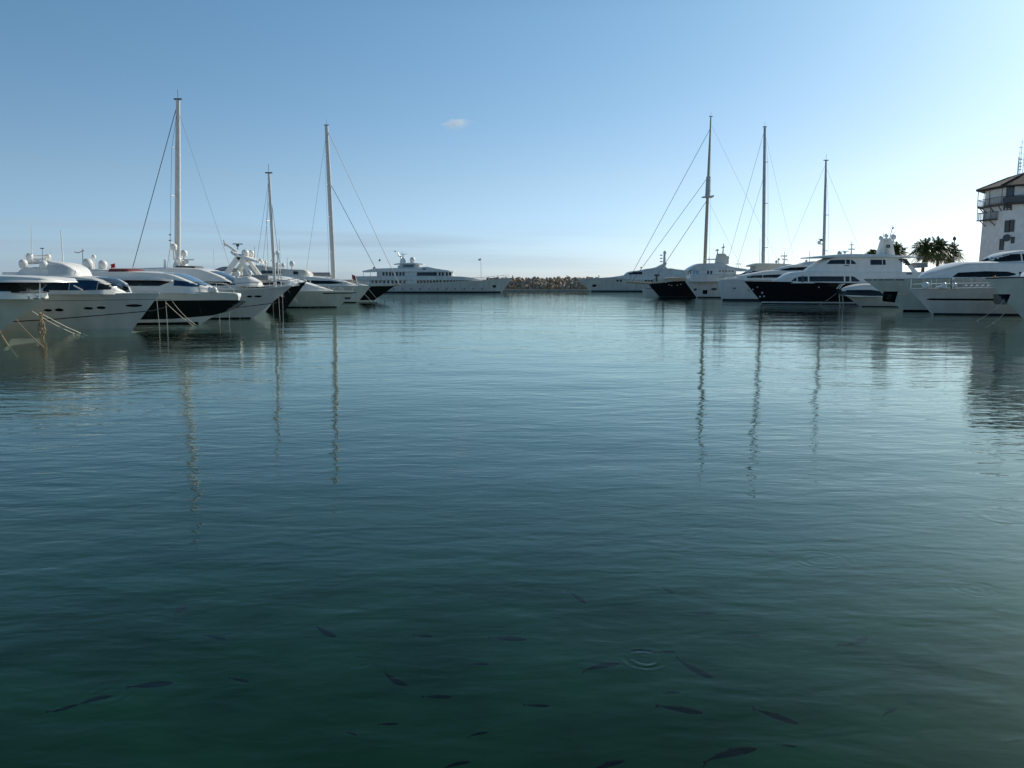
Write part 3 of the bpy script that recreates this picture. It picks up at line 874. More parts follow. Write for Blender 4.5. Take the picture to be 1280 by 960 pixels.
b.house([(1008, 323, 322, 1.2, 1.1), (1030, 322, 319.8, 2.5, 2.3), (1068, 321.5, 317.3, 2.7, 2.4), (1112, 321.5, 318.5, 2.7, 2.4), (1150, 322, 321, 2.5, 2.4)], 'white', 'roof', r=.1)
for i in range(4):
    b.bar([(1124 + i * 2.5, 324.5 + i * 2), (1134 + i * 1.2, 324.5 + i * 2)], .1, 2.4, 'darkgrey', 'stair_tread')
b.slab([(1118, 324), (1122, 324), (1137, 340), (1130, 340)], b.ny(2.2) - .05, b.ny(2.2) + .05, 'white', 'stair_rail')
b.house([(1140, 335, 332, .4, .3), (1146, 335, 328.6, .9, .8), (1160, 334, 328.4, .9, .8)], 'greycanvas', 'tender_cover', r=.25)
# pylon
b.slab([(1096, 320), (1117, 320), (1114, 302), (1111, 298), (1104, 298), (1101, 303)], -.45, .45, 'white', 'radar_pylon')
b.dome(1101.3, 297.5, 2.6, .5, 301); b.dome(1116.8, 296, 3.2, .3, 303); b.dome(1108, 294.5, 2.4, 0, 299)
b.scanner(1108, 300.5, 1.6, .8, foot=305); b.bar([(1109, 305), (1119, 303)], .12, 0, 'white', 'yard')
b.pole(1112, 298, 1116.5, 281, .05, 0, 'darkgrey'); b.bar([(1115, 286), (1117.5, 284.5)], .08, 0, 'darkgrey', 'lamp_bracket'); b.pole(1104.5, 296, 1104, 291, .04, 0, 'darkgrey')
b.bar([(1110.5, 306), (1110.5, 310)], .25, .6, 'darkgrey', 'searchlight'); b.pole(1110, 320, 1110, 310, .3, .6, 'cream', 'exhaust_stack', r1=.3)
b.pole(1064, 318, 1065, 301, .12, 0, 'white', 'forward_mast', r1=.04); b.bar([(1062, 306), (1067, 306)], .06, 0, 'white', 'yard'); b.bar([(1060.5, 311.5), (1068.5, 311.5)], .09, 0, 'white', 'yard')
b.dome(1049.5, 316.5, 2.7, .3, 320, 'grey'); b.scanner(1056, 314, 1.2, 0, foot=318)
b.bar([(1125, 322), (1155, 321.5)], .05, 2.4, 'metal', 'awning_bar'); b.rail(938, 968, .6, .025); b.pole(953.5, 351, 953.3, 342, .06, .3, 'white', 'bow_light_post')

# sloop with mast at far right
b = Boat('sailing_yacht', 'sailing yacht with the shortest right hand mast, radar fitted low on its mast', SY, -1, 119, 5.2,
         (962, 360), (970, 377), [(1000, 361), (1100, 361)], 22, 'white', 'teak', group=GR_)
m_, P = sail_rig(b, (1032.5, 201), (1029.5, 325), .22, .12, [(.3, 1.0), (.58, .9)], [(.98, 966, 360, .014), (.95, 1095, 361, .014)], 'darkmast')
b.house([(985, 362, 360, .5, .4), (1000, 362, 357, 1.4, 1.1), (1060, 362, 357, 1.5, 1.2)]); boom(b, P, 7)
b.bar([(1023, 305), (1030, 305)], .07, 0, 'darkmast', 'radar_bracket'); b.dome(1024, 303, 2, 0); b.scanner(1026.5, 299, .9, 0, 'darkgrey')

# J
b = Boat('motor_yacht', 'grey sports yacht with steep bow and swept white coachroof, behind the black yacht', MY, -1, 128, 6.6,
         (896.5, 351), (902, 376.5), [(920, 349), (960, 349), (1050, 351)], 30, 'grey', 'white', full=2.3, fine=1.9, group=GR_)
b.stripe('boot_stripe', 0, .1, -.3, .3, 'navy'); b.rub('white', .05)
b.port(919.5, 360.5, 1.6, 1, 'darkgrey', 'hawse', hw=1.4); b.hpatch('hull_line', [(912, 356.3, 356.9), (930, 356.3, 356.9), (960, 356.3, 357)], 'white')
h = b.house([(912, 350, 348.6, .3, .2), (925, 350, 345.4, 1.3, 1.0), (945, 350, 341.6, 2.2, 1.7), (968, 350, 338.4, 2.6, 2.0), (1000, 350, 338, 2.7, 2.2), (1080, 350, 338, 2.7, 2.2)], r=.3, camber=.1)
b.win(h, [(936, 346.3, 347.2), (944, 344.3, 347.5), (983, 342.8, 347)], 'glass')
h = b.house([(965, 339, 337.5, .6, .5), (980, 339, 334, 1.6, 1.2), (1000, 339, 330.6, 2.0, 1.6), (1060, 339, 329, 2.1, 1.7)], 'white', 'flybridge', r=.2)
b.win(h, [(978, 337, 338), (990, 334.4, 338), (1019, 333.2, 337.4)], 'glass')
b.screen(h, 972, 992, 'pale_glass', .6, .8)
b.rail(899, 925, .5, .03)
b.house([(1002, 331, 329.8, 1.2, 1.1), (1015, 331, 326.8, 1.6, 1.4), (1040, 331, 326, 1.7, 1.5)], 'grey', 'hardtop')
b.pole(1012, 330, 1012, 314, .05, 0, 'darkgrey'); b.dome(1008, 326, 1.5, 0, 330)

# J3
b = Boat('motor_yacht', 'cream topped yacht half hidden, slim radar mast with cross arms near its bow', MY, -1, 135.2, 6,
         (914, 352.5), (922, 374), [(940, 353), (1040, 353)], 28, 'white', 'white', group=GR_)
h = b.house([(925, 353, 350, .5, .4), (935, 353, 341, 1.6, 1.3), (945, 353, 336, 2.2, 1.9), (1050, 353, 336, 2.4, 2.1)], 'cream')
b.win(h, [(929, 343, 345), (940, 338.5, 345), (955, 338.5, 345)], 'glass')
b.house([(938, 333, 331.5, 1.3, 1.2), (950, 333, 329, 2.2, 2.0), (988, 334, 330, 2.2, 2.0), (998, 335, 334, 2.0, 1.9)], 'cream', 'hardtop'); b.house([(945, 337, 332, 1.7, 1.6), (990, 337, 333, 1.8, 1.7)], 'cream', 'helm_station')
b.pole(980, 331, 981, 314, .14, 0, 'white', 'radar_mast', r1=.04); b.bar([(976, 320), (984, 320)], .08, 0, 'darkgrey', 'yard'); b.bar([(977.5, 324), (985, 325)], .1, 0, 'white', 'yard')
b.dome(970.5, 327, 1.6, .3, 331, 'grey'); b.dome(973.5, 324, 1.3, 0, 331, 'grey')

# sloop mast 956
b = Boat('sailing_yacht', 'sailing yacht with a plain single mast, second of the three masts on the right', SY, -1, 142, 6,
         (899, 355), (907, 373), [(930, 356), (1040, 356)], 27, 'white', 'teak', group=GR_)
b.rail(904, 960, .7, .02)
m_, P = sail_rig(b, (956, 159), (954, 330), .29, .2, [(.24, 1.7), (.52, 1.5), (.78, 1.1)], [(.985, 902, 354, .025), (.7, 914, 356, .022), (.97, 1000, 356, .014)], 'darkmast')
b.house([(918, 357, 355, .5, .4), (932, 357, 352, 1.4, 1.2), (1000, 357, 352, 1.7, 1.4)]); boom(b, P, 8)
b.pole(949.5, 352, 950, 298, .04, 1.4, 'wire', 'backstay_pole')

# I
b = Boat('motor_yacht', 'white explorer yacht with a square pilothouse and stout mast on its roof', MY, -1, 151.5, 7,
         (856.5, 352), (871, 371.5), [(880, 351), (930, 351)], 34, 'grey', 'white', full=2.4, group=GR_)
b.stripe('boot_stripe', 0, .1, -.2, .2, 'navy'); b.rub('white', .06)
b.hpatch('anchor_pocket', [(881, 362.5, 367.5), (886.5, 362.5, 368)], 'black', hw=2.2); b.port(871, 362, 2, 1.6, 'darkgrey', hw=1.5); b.port(895, 361.5, 3.5, 1.5, 'darkgrey', hw=2.8); b.port(886, 354.5, 1.6, .5, 'white', 'hull_lamp', hw=2.2)
h = b.house([(862, 352, 348, 1.3, 1.0), (864, 352, 345, 2.4, 2.2), (878, 352, 343, 2.9, 2.8), (960, 352, 343, 3.0, 2.9)], 'grey')
h = b.house([(863.5, 346, 338, 1.2, 1.1), (865.5, 346, 337.4, 2.3, 2.2), (915, 346, 335, 2.5, 2.4), (920, 346, 336, 2.5, 2.4)], 'grey', 'pilothouse', r=.05)
for a, c in ((864.6, 866), (867.3, 869.4), (870.5, 874), (884, 886.5), (888, 890.5)):
    b.win(h, [(a, 338.5, 342.5), (c, 338.5, 342.5)], 'pale_glass' if c < 880 else 'glass')
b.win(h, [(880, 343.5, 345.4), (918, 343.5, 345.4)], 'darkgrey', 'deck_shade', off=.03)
for u in range(899, 919, 4):
    b.win(h, [(u, 338, 339.6), (u + 2, 338, 339.6)], 'glass')
b.house([(861, 338.4, 337.4, 2.2, 2.1), (868, 338, 333, 2.6, 2.2), (876, 338, 329.5, 2.4, 1.8), (904, 338, 329, 2.4, 1.8), (914, 338, 333, 2.4, 1.9), (935, 339, 336.5, 2.4, 2.1)], 'grey', 'roof', r=.1)
b.house([(895, 330, 326, .5, .4), (897.5, 330, 317, .7, .5), (906, 330, 317, .7, .5), (911, 330, 322, .6, .5)], 'cream', 'radar_mast')
b.pole(903.5, 318, 904.5, 304.5, .12, 0, 'darkgrey', r1=.05); b.bar([(902, 310), (906, 308.5)], .09, 0, 'darkgrey', 'yard'); b.pole(897, 318, 896.5, 311, .1, 0, 'darkgrey'); b.bar([(894.5, 313), (898.5, 312.5)], .1, 0, 'darkgrey', 'yard')
b.bar([(880, 324.5), (897, 324)], .1, 0, 'cream', 'boom_arm'); b.pole(886.5, 330, 886.3, 321, .06, 0, 'darkgrey'); b.dome(910, 321.5, 1.6, .2, 326)
b.bar([(919, 330), (927, 330)], .05, 0, 'metal', 'awning_bar'); b.pole(923, 337, 923, 329, .05, 0, 'metal', 'awning_post')

# H classic yacht
b = Boat('sailing_yacht', 'black classic sailing yacht with a long bowsprit and three stays to its tall mast', SY, -1, 161.5, 6.2,
         (809.5, 354.5), (824, 371), [(822, 354), (850, 351.5), (900, 350)], 36, 'black', 'teak', full=2.2, group=GR_)
b.rub('spruce', .06); b.stripe('boot_stripe', 0, .1, -.1, .1, 'navy')
m_, P = sail_rig(b, (888.5, 146), (880.5, 343), .34, .12, [(.55, 1.3)], [(.93, 784.5, 352.6, .045), (.64, 790, 352, .045), (.50, 815, 354, .05), (.96, 985, 351, .015), (.5, 935, 350, .015)], 'spruce')
MB().tube([P(.51), P(.64)], [.5, .42], 10).build('mast_doubling', 'darkmast', m_)
MB().box(P(.515), (2.0, 2.0, .18)).build('crosstree', 'darkmast', m_)
MB().tube([P(.515) + Vector((-.2, -1.2, .1)), P(.515) + Vector((-1.6, -1.4, .5))], .1, 6).build('yard', 'darkmast', m_)
b.bar([(815, 354.8), (784, 352.4)], .2, 0, 'spruce', 'bowsprit'); b.rail(812, 880, .7, .03, 'spruce', inset=-.1)
b.house([(830, 351, 349, .8, .7), (836, 351, 347, 1.5, 1.3), (862, 351, 347, 1.6, 1.4)], 'spruce')
for u, v, r_ in ((833, 352, .9), (837, 355, .9), (840, 356, .8), (847, 355.5, .8), (851, 354.5, .9)):
    b.port(u, v + 1, r_, .5, 'cream', 'gilded_scroll', hw=1.6)
b.pole(821, 352, 821, 344.5, .25, .6, 'darkgrey', 'deck_capstan', r1=.2); b.bar([(818, 344), (824, 344)], .2, .6, 'darkgrey', 'furled_sail')

# P far yacht right
b = Boat('motor_yacht', 'far yacht lying beyond the classic sailing yacht, raked fin and light mast on top', MY, -1, 246, 8.6,
         (722, 349.2), (738, 363), [(745, 348), (770, 346.5), (790, 349.5), (860, 350)], 46, 'silver', 'white', full=2.5)
b.stripe('boot_stripe', 0, .3, -.2, .35, 'navy'); b.rub('white', .06)
b.hpatch('anchor_pocket', [(741, 355.6, 358.4), (745.5, 355.6, 358.4)], 'black', hw=1.8, off=.05)
for u in (771, 775, 806, 809.5, 813):
    b.win(b.hull if False else type('q', (), dict(normal=b.hull.normal, patch=b.hull.patch, w=3.5, o=b.H))(), [(u, 349.8, 352), (u + 2.4, 349.8, 352)], both=False)
h = b.house([(758, 349, 347.5, .6, .5), (775, 350, 345, 2.8, 2.6), (790, 350, 343, 3.6, 3.4), (880, 350, 343, 3.7, 3.5)], 'silver', 'main_deckhouse')
h = b.house([(781, 345, 343, .9, .8), (786, 345, 340, 2.2, 1.9), (800, 345, 338, 3.0, 2.6), (815, 345, 335.5, 3.0, 2.5), (846, 345, 336.6, 3.0, 2.6), (868, 345, 340, 3.0, 2.8)], 'silver', 'upper_deckhouse')
b.win(h, [(786, 341.6, 343), (792, 340, 343), (803, 339.7, 343)])
b.slab([(806, 337), (820, 334), (828, 330), (833, 328.5), (831, 333), (836, 338)], -1.2, 1.2, 'silver', 'raked_fin')
b.house([(828, 338.6, 337, 2.0, 1.8), (838, 338.6, 335.4, 2.2, 2.0), (848, 338.4, 337, 2.0, 1.9)], 'grey', 'hardtop')
b.pole(830.5, 330, 830.8, 314, .45, 0, 'grey', 'light_mast', r1=.3)
for v in (319, 323, 327):
    b.bar([(825, v), (828, v)], .14, 0, 'darkgrey', 'yard')
b.dome(801.5, 334.5, 1.2, 0, 338)
b.dome(831, 315.5, 2, 0)

# grey tender under the bowsprit
b = Boat('tender', 'small grey tender lying under the bowsprit of the black classic yacht', 'tender', -1, 168.5, 2.6, (802, 361.5), (805, 369.5), [(810, 361.5), (830, 361.5)], 6, 'grey', 'greycanvas')
b.house([(808, 362, 360, .5, .4), (814, 362, 359, .8, .6), (824, 362, 360, .8, .6)], 'greycanvas', 'console')

# ------------------------------------------------------------------ mooring ropes
def rope(p0, p1, r, sag, label, m='rope', group='mooring ropes'):
    a, c = Vector(p0), Vector(p1)
    pts = []
    for i in range(13):
        t = i / 12
        p = a.lerp(c, t); p.z -= (sag * 2.2 + .01) * 4 * t * (1 - t)
        pts.append(p)
    o = empty('mooring_rope', (c.x, c.y, 0))
    q = [p - o.location for p in pts]
    bpy.data.objects.remove(o)
    ob = MB().tube(q, r, 6).build('mooring_rope', m)
    ob.location = (c.x, c.y, 0)
    return tag(ob, label, 'rope', group)
def w3(u, v, Y):
    x, z = W(u, v, Y); return (x, Y, z)
def rw(u0, v0, Y0, u1, v1, r, sag, label, m='rope'):
    p = on_water(u1, v1)
    if 'hanging' in label or 'falling' in label:      # hangs straight down from the bow
        p = Vector(w3(u1, 400, Y0))
    p.z = -.25
    return rope(w3(u0, v0, Y0), p, r, sag, label, m)
rw(-3, 409, 42.6, 22, 440, .035, .05, 'thick pale rope at the extreme left edge, knotted near the water', 'tanrope')
rw(20, 399, 42.2, 68, 438, .025, .05, 'tan rope slanting right from the bow at the left edge', 'tanrope')
rw(40, 389, 43, 104, 416, .022, .05, 'pale rope, lower of the pair slanting before the silver hull')
rw(50, 391, 43, 110, 415, .022, .03, 'pale rope, upper of the pair slanting before the silver hull')
rw(196, 375, 50.8, 199, 437, .022, .0, 'pale rope hanging straight down, left of the pair at the silver bow')
rw(207, 376, 50.8, 209, 438, .022, .0, 'pale rope hanging straight down, right of the pair at the silver bow')
rw(207, 378, 51, 247, 406, .02, .05, 'pale rope from the silver bow slanting down across the black band')
rw(215, 376, 51, 252, 405, .018, .12, 'thin rope from the silver bow, upper one across the black band')
rw(275, 368, 58, 274, 420, .02, 0, 'pale rope hanging from the foredeck of the black banded yacht')
rw(287, 378, 58, 286, 414, .02, 0, 'pale rope falling from the tip of the black banded bow')
rw(299, 372, 64, 300, 402, .02, 0, 'short pale rope hanging beside two oval portholes')
rw(348, 366, 65.5, 350, 416, .02, 0, 'pale rope hanging beside the dark bow, left of two')
rw(353, 365, 65.5, 354, 416, .02, 0, 'pale rope hanging beside the dark bow, right of two')
rw(341, 371, 65, 342, 398, .018, 0, 'short pale rope at the stem of the pale grey yacht')
rw(360, 363, 86, 380, 384, .02, .03, 'rope slanting right from the black bow to the water')
rw(388, 368, 93, 388, 386, .022, 0, 'rope hanging in the middle of the white hull with shadow strip')
rw(397, 367, 93, 398, 388, .022, 0, 'rope hanging under the left end of the shadow strip')
rw(405, 368, 93, 424, 384, .022, .05, 'rope slanting right beneath the shadow strip')
rw(452, 363, 115, 470, 379, .025, .05, 'rope slanting right across the black sailing hull')
rw(460, 360, 116, 478, 378, .025, .05, 'rope slanting right nearest the bow of the black sailing hull')
rw(1256, 375, 63, 1212, 401, .022, .1, 'left one of the two ropes slanting down beside the right edge')
rw(1262, 384, 62, 1232, 405, .022, .08, 'right one of the two ropes slanting down beside the right edge')
rw(1049, 367, 98, 1049.5, 386, .06, 0, 'dark line hanging at the small silver cruiser bow, left one', 'rope')
rw(1053, 367, 98, 1053.5, 386, .06, 0, 'line hanging at the small silver cruiser bow, right one', 'rope')
rw(1045, 367, 98, 1020, 381, .03, .05, 'rope slanting left from the small cruiser across the black hull')

# coiled bundle of tan rope hanging at the left bow
def strand(x, ph, mb, r):
    pts = []
    base = w3(x, 391, 42.9); bot = Vector(w3(x + 2, 425, 42.9))
    for i in range(22):
        t = i / 21
        p = Vector(base).lerp(Vector((bot.x, 42.9, -.3)), t)
        p.x += .10 * math.sin(ph + t * 9) * (1 - .3 * t); p.y += .08 * math.cos(ph + t * 8)
        pts.append(p)
    mb.tube(pts, r, 6)
mb = MB()
for i, (x, ph) in enumerate(((49, 0), (51, 1.2), (53, 2.4), (52, 3.8), (50, 5.0))):
    strand(x, ph, mb, .035)
o = mb.build('rope_bundle', 'tanrope')
tag(o, 'thick tangled bundle of tan rope hanging into the water at left', 'rope')

# ------------------------------------------------------------------ harbour ground
def quay(name, x0, x1, y0, y1, top, m='concrete'):
    mb = MB().box(((x0 + x1) / 2, (y0 + y1) / 2, (top - 4) / 2), (x1 - x0, y1 - y0, top + 4))
    o = mb.build(name, m, smooth=False)
    return tag(o, kind='structure')
quay('quay', -140, -46, 20, 262, 1.1)
quay('quay', 60, 170, 30, 262, 1.1)
# breakwater: concrete ledge and rock armour
quay('breakwater_ledge', -280, 280, 262.5, 268, .55)
mb = MB()
mb.prism([(267.5, -2), (267.5, .8), (273, 3.6), (281, 3.7), (290, -2)], -280, 280)
mb.v = [(y, x, z) for x, y, z in mb.v]
tag(mb.build('breakwater_core', 'rock2', smooth=False), kind='structure')

def rock_mesh(seed):
    import bmesh
    bm = bmesh.new()
    bmesh.ops.create_icosphere(bm, subdivisions=2, radius=1)
    r_ = random.Random(seed)
    planes = [(Vector((r_.uniform(-1, 1), r_.uniform(-1, 1), r_.uniform(-1, 1))).normalized(), r_.uniform(.55, .85)) for _ in range(9)]
    for v in bm.verts:
        for n, d in planes:
            q = v.co.dot(n)
            if q > d: v.co -= n * (q - d)
        v.co *= 1 + r_.uniform(-.04, .04)
    me = bpy.data.meshes.new('boulder')
    bm.to_mesh(me); bm.free()
    me.materials.append(M[('rock', 'rock2', 'rock3')[seed % 3]])
    return me
rocks = [rock_mesh(i) for i in range(9)]
n_r = 0
for row, (yy, zz) in enumerate(((267.6, .95), (268.9, 1.75), (270.3, 2.5), (271.8, 3.2), (273.5, 3.75))):
    x = -10.5 + row * .6
    while x < 29.5:
        s_ = random.uniform(.62, 1.08)
        o = bpy.data.objects.new('boulder', random.choice(rocks)); col.objects.link(o)
        o.location = (x, yy + random.uniform(-.4, .4), zz + random.uniform(-.25, .3))
        o.rotation_euler = [random.uniform(0, 6.3) for _ in range(3)]
        o.scale = (s_ * random.uniform(.9, 1.3), s_, s_ * random.uniform(.75, 1))
        tag(o, 'angular ochre boulder in the rock armour of the far breakwater', 'boulder', 'boulders of the breakwater')
        x += s_ * 1.45; n_r += 1
# posts on the breakwater crest
for u, lab in ((641, 'small dark post on the breakwater beside the far left yacht bow'), (709, 'dark post standing above the middle of the breakwater rocks'), (749, 'dark post on the breakwater near the far right yacht bow')):
    x = W(u, 348, 275)[0]
    o = MB().lathe((0, 0, 0), [(.25, 0), (.2, .1), (.12, .15), (.12, 1.2), (.2, 1.25), (.16, 1.5)], 10).build('post', 'darkgrey')
    o.location = (x, 276, 3.6); tag(o, lab, 'post')

# ------------------------------------------------------------------ control tower
TY = 124.0
TX = W(1294, 300, TY)[0]
tw = empty('control_tower', (TX, TY, 1.1)); tag(tw, 'white octagonal harbour control tower with dark hipped roof and timber balconies', 'tower')
def tz(v, near=6.5): return W(1290, v, TY - near)[1] - 1.1
AP = 6.75                      # apothem
RAD = AP / math.cos(math.pi / 8)
def octo(r, z, n=8, ph=math.pi / 8):
    return [(r * math.cos(ph + 2 * math.pi * i / n), r * math.sin(ph + 2 * math.pi * i / n), z) for i in range(n)]
ztop = tz(229)
mb = MB(); rings = [octo(RAD * 1.02, 0), octo(RAD * 1.0, 6), octo(RAD * .985, tz(262)), octo(RAD * .97, ztop + .3)]
mb.grid(rings, closed=True); mb.f.append(tuple(range(24, 32)))
wall = mb.build('wall', 'plaster', tw, smooth=False)
ez = ztop
mb = MB(); R0 = RAD * 1.15
mb.grid([octo(R0 - .1, ez - .12), octo(R0, ez - .1), octo(R0, ez + .06), octo(R0 * .5, ez + 1.75), octo(.25, ez + 2.9)], closed=True)
mb.f.append(tuple(range(8))[::-1]); mb.f.append(tuple(range(32, 40)))
roof = mb.build('roof', 'rooftile', tw, smooth=False)
for i in range(8):           # ridge tiles
    a = Vector(octo(R0, ez + .1)[i]); c = Vector(octo(R0 * .5, ez + 1.8)[i]); d = Vector(octo(.25, ez + 2.95)[i])
    MB().tube([a, c, d], .09, 6).build('ridge', 'rooftile', roof)
# upper balcony round the tower
zb1, zr1 = tz(251.5), tz(242.5)
RB = RAD * 1.105
mb = MB().grid([octo(RAD * .9, zb1 - .18), octo(RB, zb1 - .18), octo(RB, zb1), octo(RAD * .9, zb1)], closed=True)
bal = mb.build('balcony', 'wood', tw, smooth=False)
mb = MB(); c_ = octo(RB - .06, zr1); c2 = octo(RB - .06, zb1 + .1)
for i in range(8):
    a, d = Vector(c_[i]), Vector(c_[(i + 1) % 8]); a2, d2 = Vector(c2[i]), Vector(c2[(i + 1) % 8])
    mb.tube([a, d], .05, 6); mb.tube([a2, d2], .04, 6)
    for j in range(15):
        t = j / 15; mb.tube([a2.lerp(d2, t), a.lerp(d, t)], .028, 4)
mb.build('railing', 'wood', bal)
# mesh panels of the right-hand balcony faces
for i in range(8):
    a, d = Vector(octo(RB - .02, 0)[i]), Vector(octo(RB - .02, 0)[(i + 1) % 8])
    for t in (0, .5):
        p = a.lerp(d, t); MB().tube([(p.x, p.y, zb1), (p.x, p.y, ez)], .055, 6).build('balcony_post', 'wood', tw)
    mid = (a + d) / 2
    if mid.y < 0 and mid.x > -RB * .8:
        MB().box((mid.x, mid.y, (zb1 + zr1) / 2), ((d - a).length * .96, .05, zr1 - zb1 - .2), rz=math.atan2(d.y - a.y, d.x - a.x)).build('balcony_screen', 'darkgrey', bal)
# brackets
for i in range(8):
    a, d = Vector(octo(1, 0)[i]), Vector(octo(1, 0)[(i + 1) % 8])
    for t in (.15, .5, .85):
        q = a.lerp(d, t)
        p0 = Vector((q.x * RAD * .97, q.y * RAD * .97, zb1 - 1.1)); p1 = Vector((q.x * RB * .98, q.y * RB * .98, zb1 - .2))
        MB().tube([p0, p1], .08, 4).build('bracket', 'wood', bal)
# face frames: index of faces: left-front diagonal and front
def face_pt(ang, lat, z, out=0):
    n = Vector((math.cos(ang), math.sin(ang), 0)); t = Vector((-n.y, n.x, 0))
    ap = AP * (1.0 if z < 6 else (.985 if z < tz(262) else .97)) * 1.006
    return n * (ap + out) + t * lat + Vector((0, 0, z)), n, t
def opening(ang, lat, z0, z1, w, name='window', m='tower_glass', frame=True):
    c, n, t = face_pt(ang, lat, (z0 + z1) / 2, .0)
    rz = math.atan2(t.y, t.x)
    if frame:
        f = MB()
        for dx in (-w / 2, w / 2):
            f.box(c + t * dx, (.12, .2, z1 - z0 + .12), rz=rz)
        for dz in (-(z1 - z0) / 2, (z1 - z0) / 2):
            f.box(c + Vector((0, 0, dz)), (w - .12, .2, .12), rz=rz)
        fo = f.build(name, 'wood', tw, smooth=False)
        MB().box(c, (w - .12, .1, z1 - z0 - .12), rz=rz).build('pane', m, fo, smooth=False)
        return fo
    return MB().box(c, (w, .14, z1 - z0), rz=rz).build(name, m, tw, smooth=False)
AD, AF = R(225), R(270)
def lat_from_u(ang, u):
    # lateral offset on that face whose projection is u
    best = min(np.linspace(-2.8, 2.8, 281), key=lambda l: abs(640 + 1000 * (TX + face_pt(ang, l, 10)[0].x) / (TY + face_pt(ang, l, 10)[0].y) / 1.0 * (1 / (CP + 0)) * CP - u))
    return float(best)
for u, v0, v1, w in ((1245, 253, 261.5, .5), (1249.6, 253, 261, .5), (1249, 275.5, 289.5, .6), (1254.2, 275, 289, .6), (1243.5, 298.5, 311.5, .5), (1257, 296.5, 303.5, .35)):
    opening(AD, lat_from_u(AD, u), tz(v1, 4), tz(v0, 4), w)
opening(AD, lat_from_u(AD, 1249), tz(250, 4), tz(231.5, 4), .9, 'door')
opening(AF, lat_from_u(AF, 1274.5), tz(257), tz(250), .6)
c, n, t = face_pt(AD, lat_from_u(AD, 1249.5), tz(297, 4), .12)
mb = MB().lathe((0, 0, 0), [(.5, 0), (.52, .1), (.46, .16), (.42, .12), (.1, .13)], 18)
rot = n.to_track_quat('Z', 'Y').to_matrix()
mb.v = [tuple(rot @ Vector(p) + c) for p in mb.v]
mb.build('round_wall_unit', 'darkgrey', tw)  # plain round unit on the wall, gives off no light
# lower balcony on the left face
AL = R(180)
c, n, t = face_pt(AL, -.6, tz(273.5, 2), .5)
lb = MB().box(c, (1.3, 3.6, .15)).build('lower_balcony', 'wood', tw, smooth=False)
zr = tz(264, 2); mb = MB()
corners = [c + Vector((.6, -1.7, 0)), c + Vector((-.6, -1.7, 0)), c + Vector((-.6, 1.7, 0)), c + Vector((.6, 1.7, 0))]
for a, d in zip(corners, corners[1:]):
    mb.tube([(a.x, a.y, zr), (d.x, d.y, zr)], .05, 6)
    for j in range(9):
        p = a.lerp(d, j / 8); mb.tube([(p.x, p.y, c.z), (p.x, p.y, zr)], .03, 4)
mb.build('railing', 'wood', lb)
for a in corners[1:3]:
    MB().tube([(a.x, a.y, c.z), (a.x, a.y, zb1)], .055, 6).build('balcony_post', 'wood', tw)
for dy in (-1.2, 1.2):
    MB().tube([c + Vector((-.5, dy, 0)), c + Vector((.75, dy, -1.1))], .07, 4).build('bracket', 'wood', lb)
# roof aerials
pk = ez + 2.9
def tpos(u, v): 
    x, z = W(u, v, TY); return x - TX, z - 1.1
for u, v, r_ in ((1273.5, 196, .1), (1278, 175, .06), (1275.5, 182, .05), (1282, 170, .06)):
    x, z = tpos(u, v)
    o = MB().tube([(x, 0, pk - 1.6), (x, 0, z)], [r_, r_ * .5], 6)
    if r_ == .1:
        for k_ in range(4): o.box((x + .25, 0, z - .4 - k_ * .5), (.5, .12, .14))
    else:
        for k_ in range(6): o.box((x, 0, z - .3 - k_ * .8), (.5, .04, .04))
    o.build('aerial', 'metal', tw)

# low building mass of the tower base
o = MB().prism([(-11, 0), (11, 0), (11, 3.4), (9.5, 4.2), (-9.5, 4.2), (-11, 3.4)], 0, 9).build('wall', 'plaster', None, smooth=False)
o.name = 'harbour_office'; o.location = (TX + 9, TY + 6, 1.1)
tag(o, 'low white harbour office block hidden at the foot of the tower', 'building')

# ------------------------------------------------------------------ palms
def frond(mb, base, az, el, L_, droop, rr):
    n = 11
    d0 = Vector((math.cos(az), math.sin(az), 0))
    pts = []
    for i in range(n + 1):
        t = i / n
        pts.append(base + d0 * (L_ * t * math.cos(el) * (1 - .12 * t)) + Vector((0, 0, L_ * (math.sin(el) * t - droop * t * t))))
    mb.tube(pts, [.035 * (1 - .8 * i / n) for i in range(n + 1)], 3, cap=False)
    sidev = Vector((-d0.y, d0.x, 0))
    for i in range(1, n):
        for h_ in (0, .5):
            t = (i + h_) / n
            p = pts[i].lerp(pts[i + 1], h_)
            w = .55 * math.sin(math.pi * min(1, t * .9 + .12)) + .12
            tang = (pts[i + 1] - pts[i]).normalized()
            for sd_ in (1, -1):
                tip = p + sidev * sd_ * w * rr.uniform(.6, 1.0) + tang * w * .55 + Vector((0, 0, -w * rr.uniform(.2, .75)))
                q = tang * .07
                k_ = len(mb.v)
                mb.v += [tuple(p - q), tuple(p + q), tuple(tip)]
                mb.f.append((k_, k_ + 1, k_ + 2))
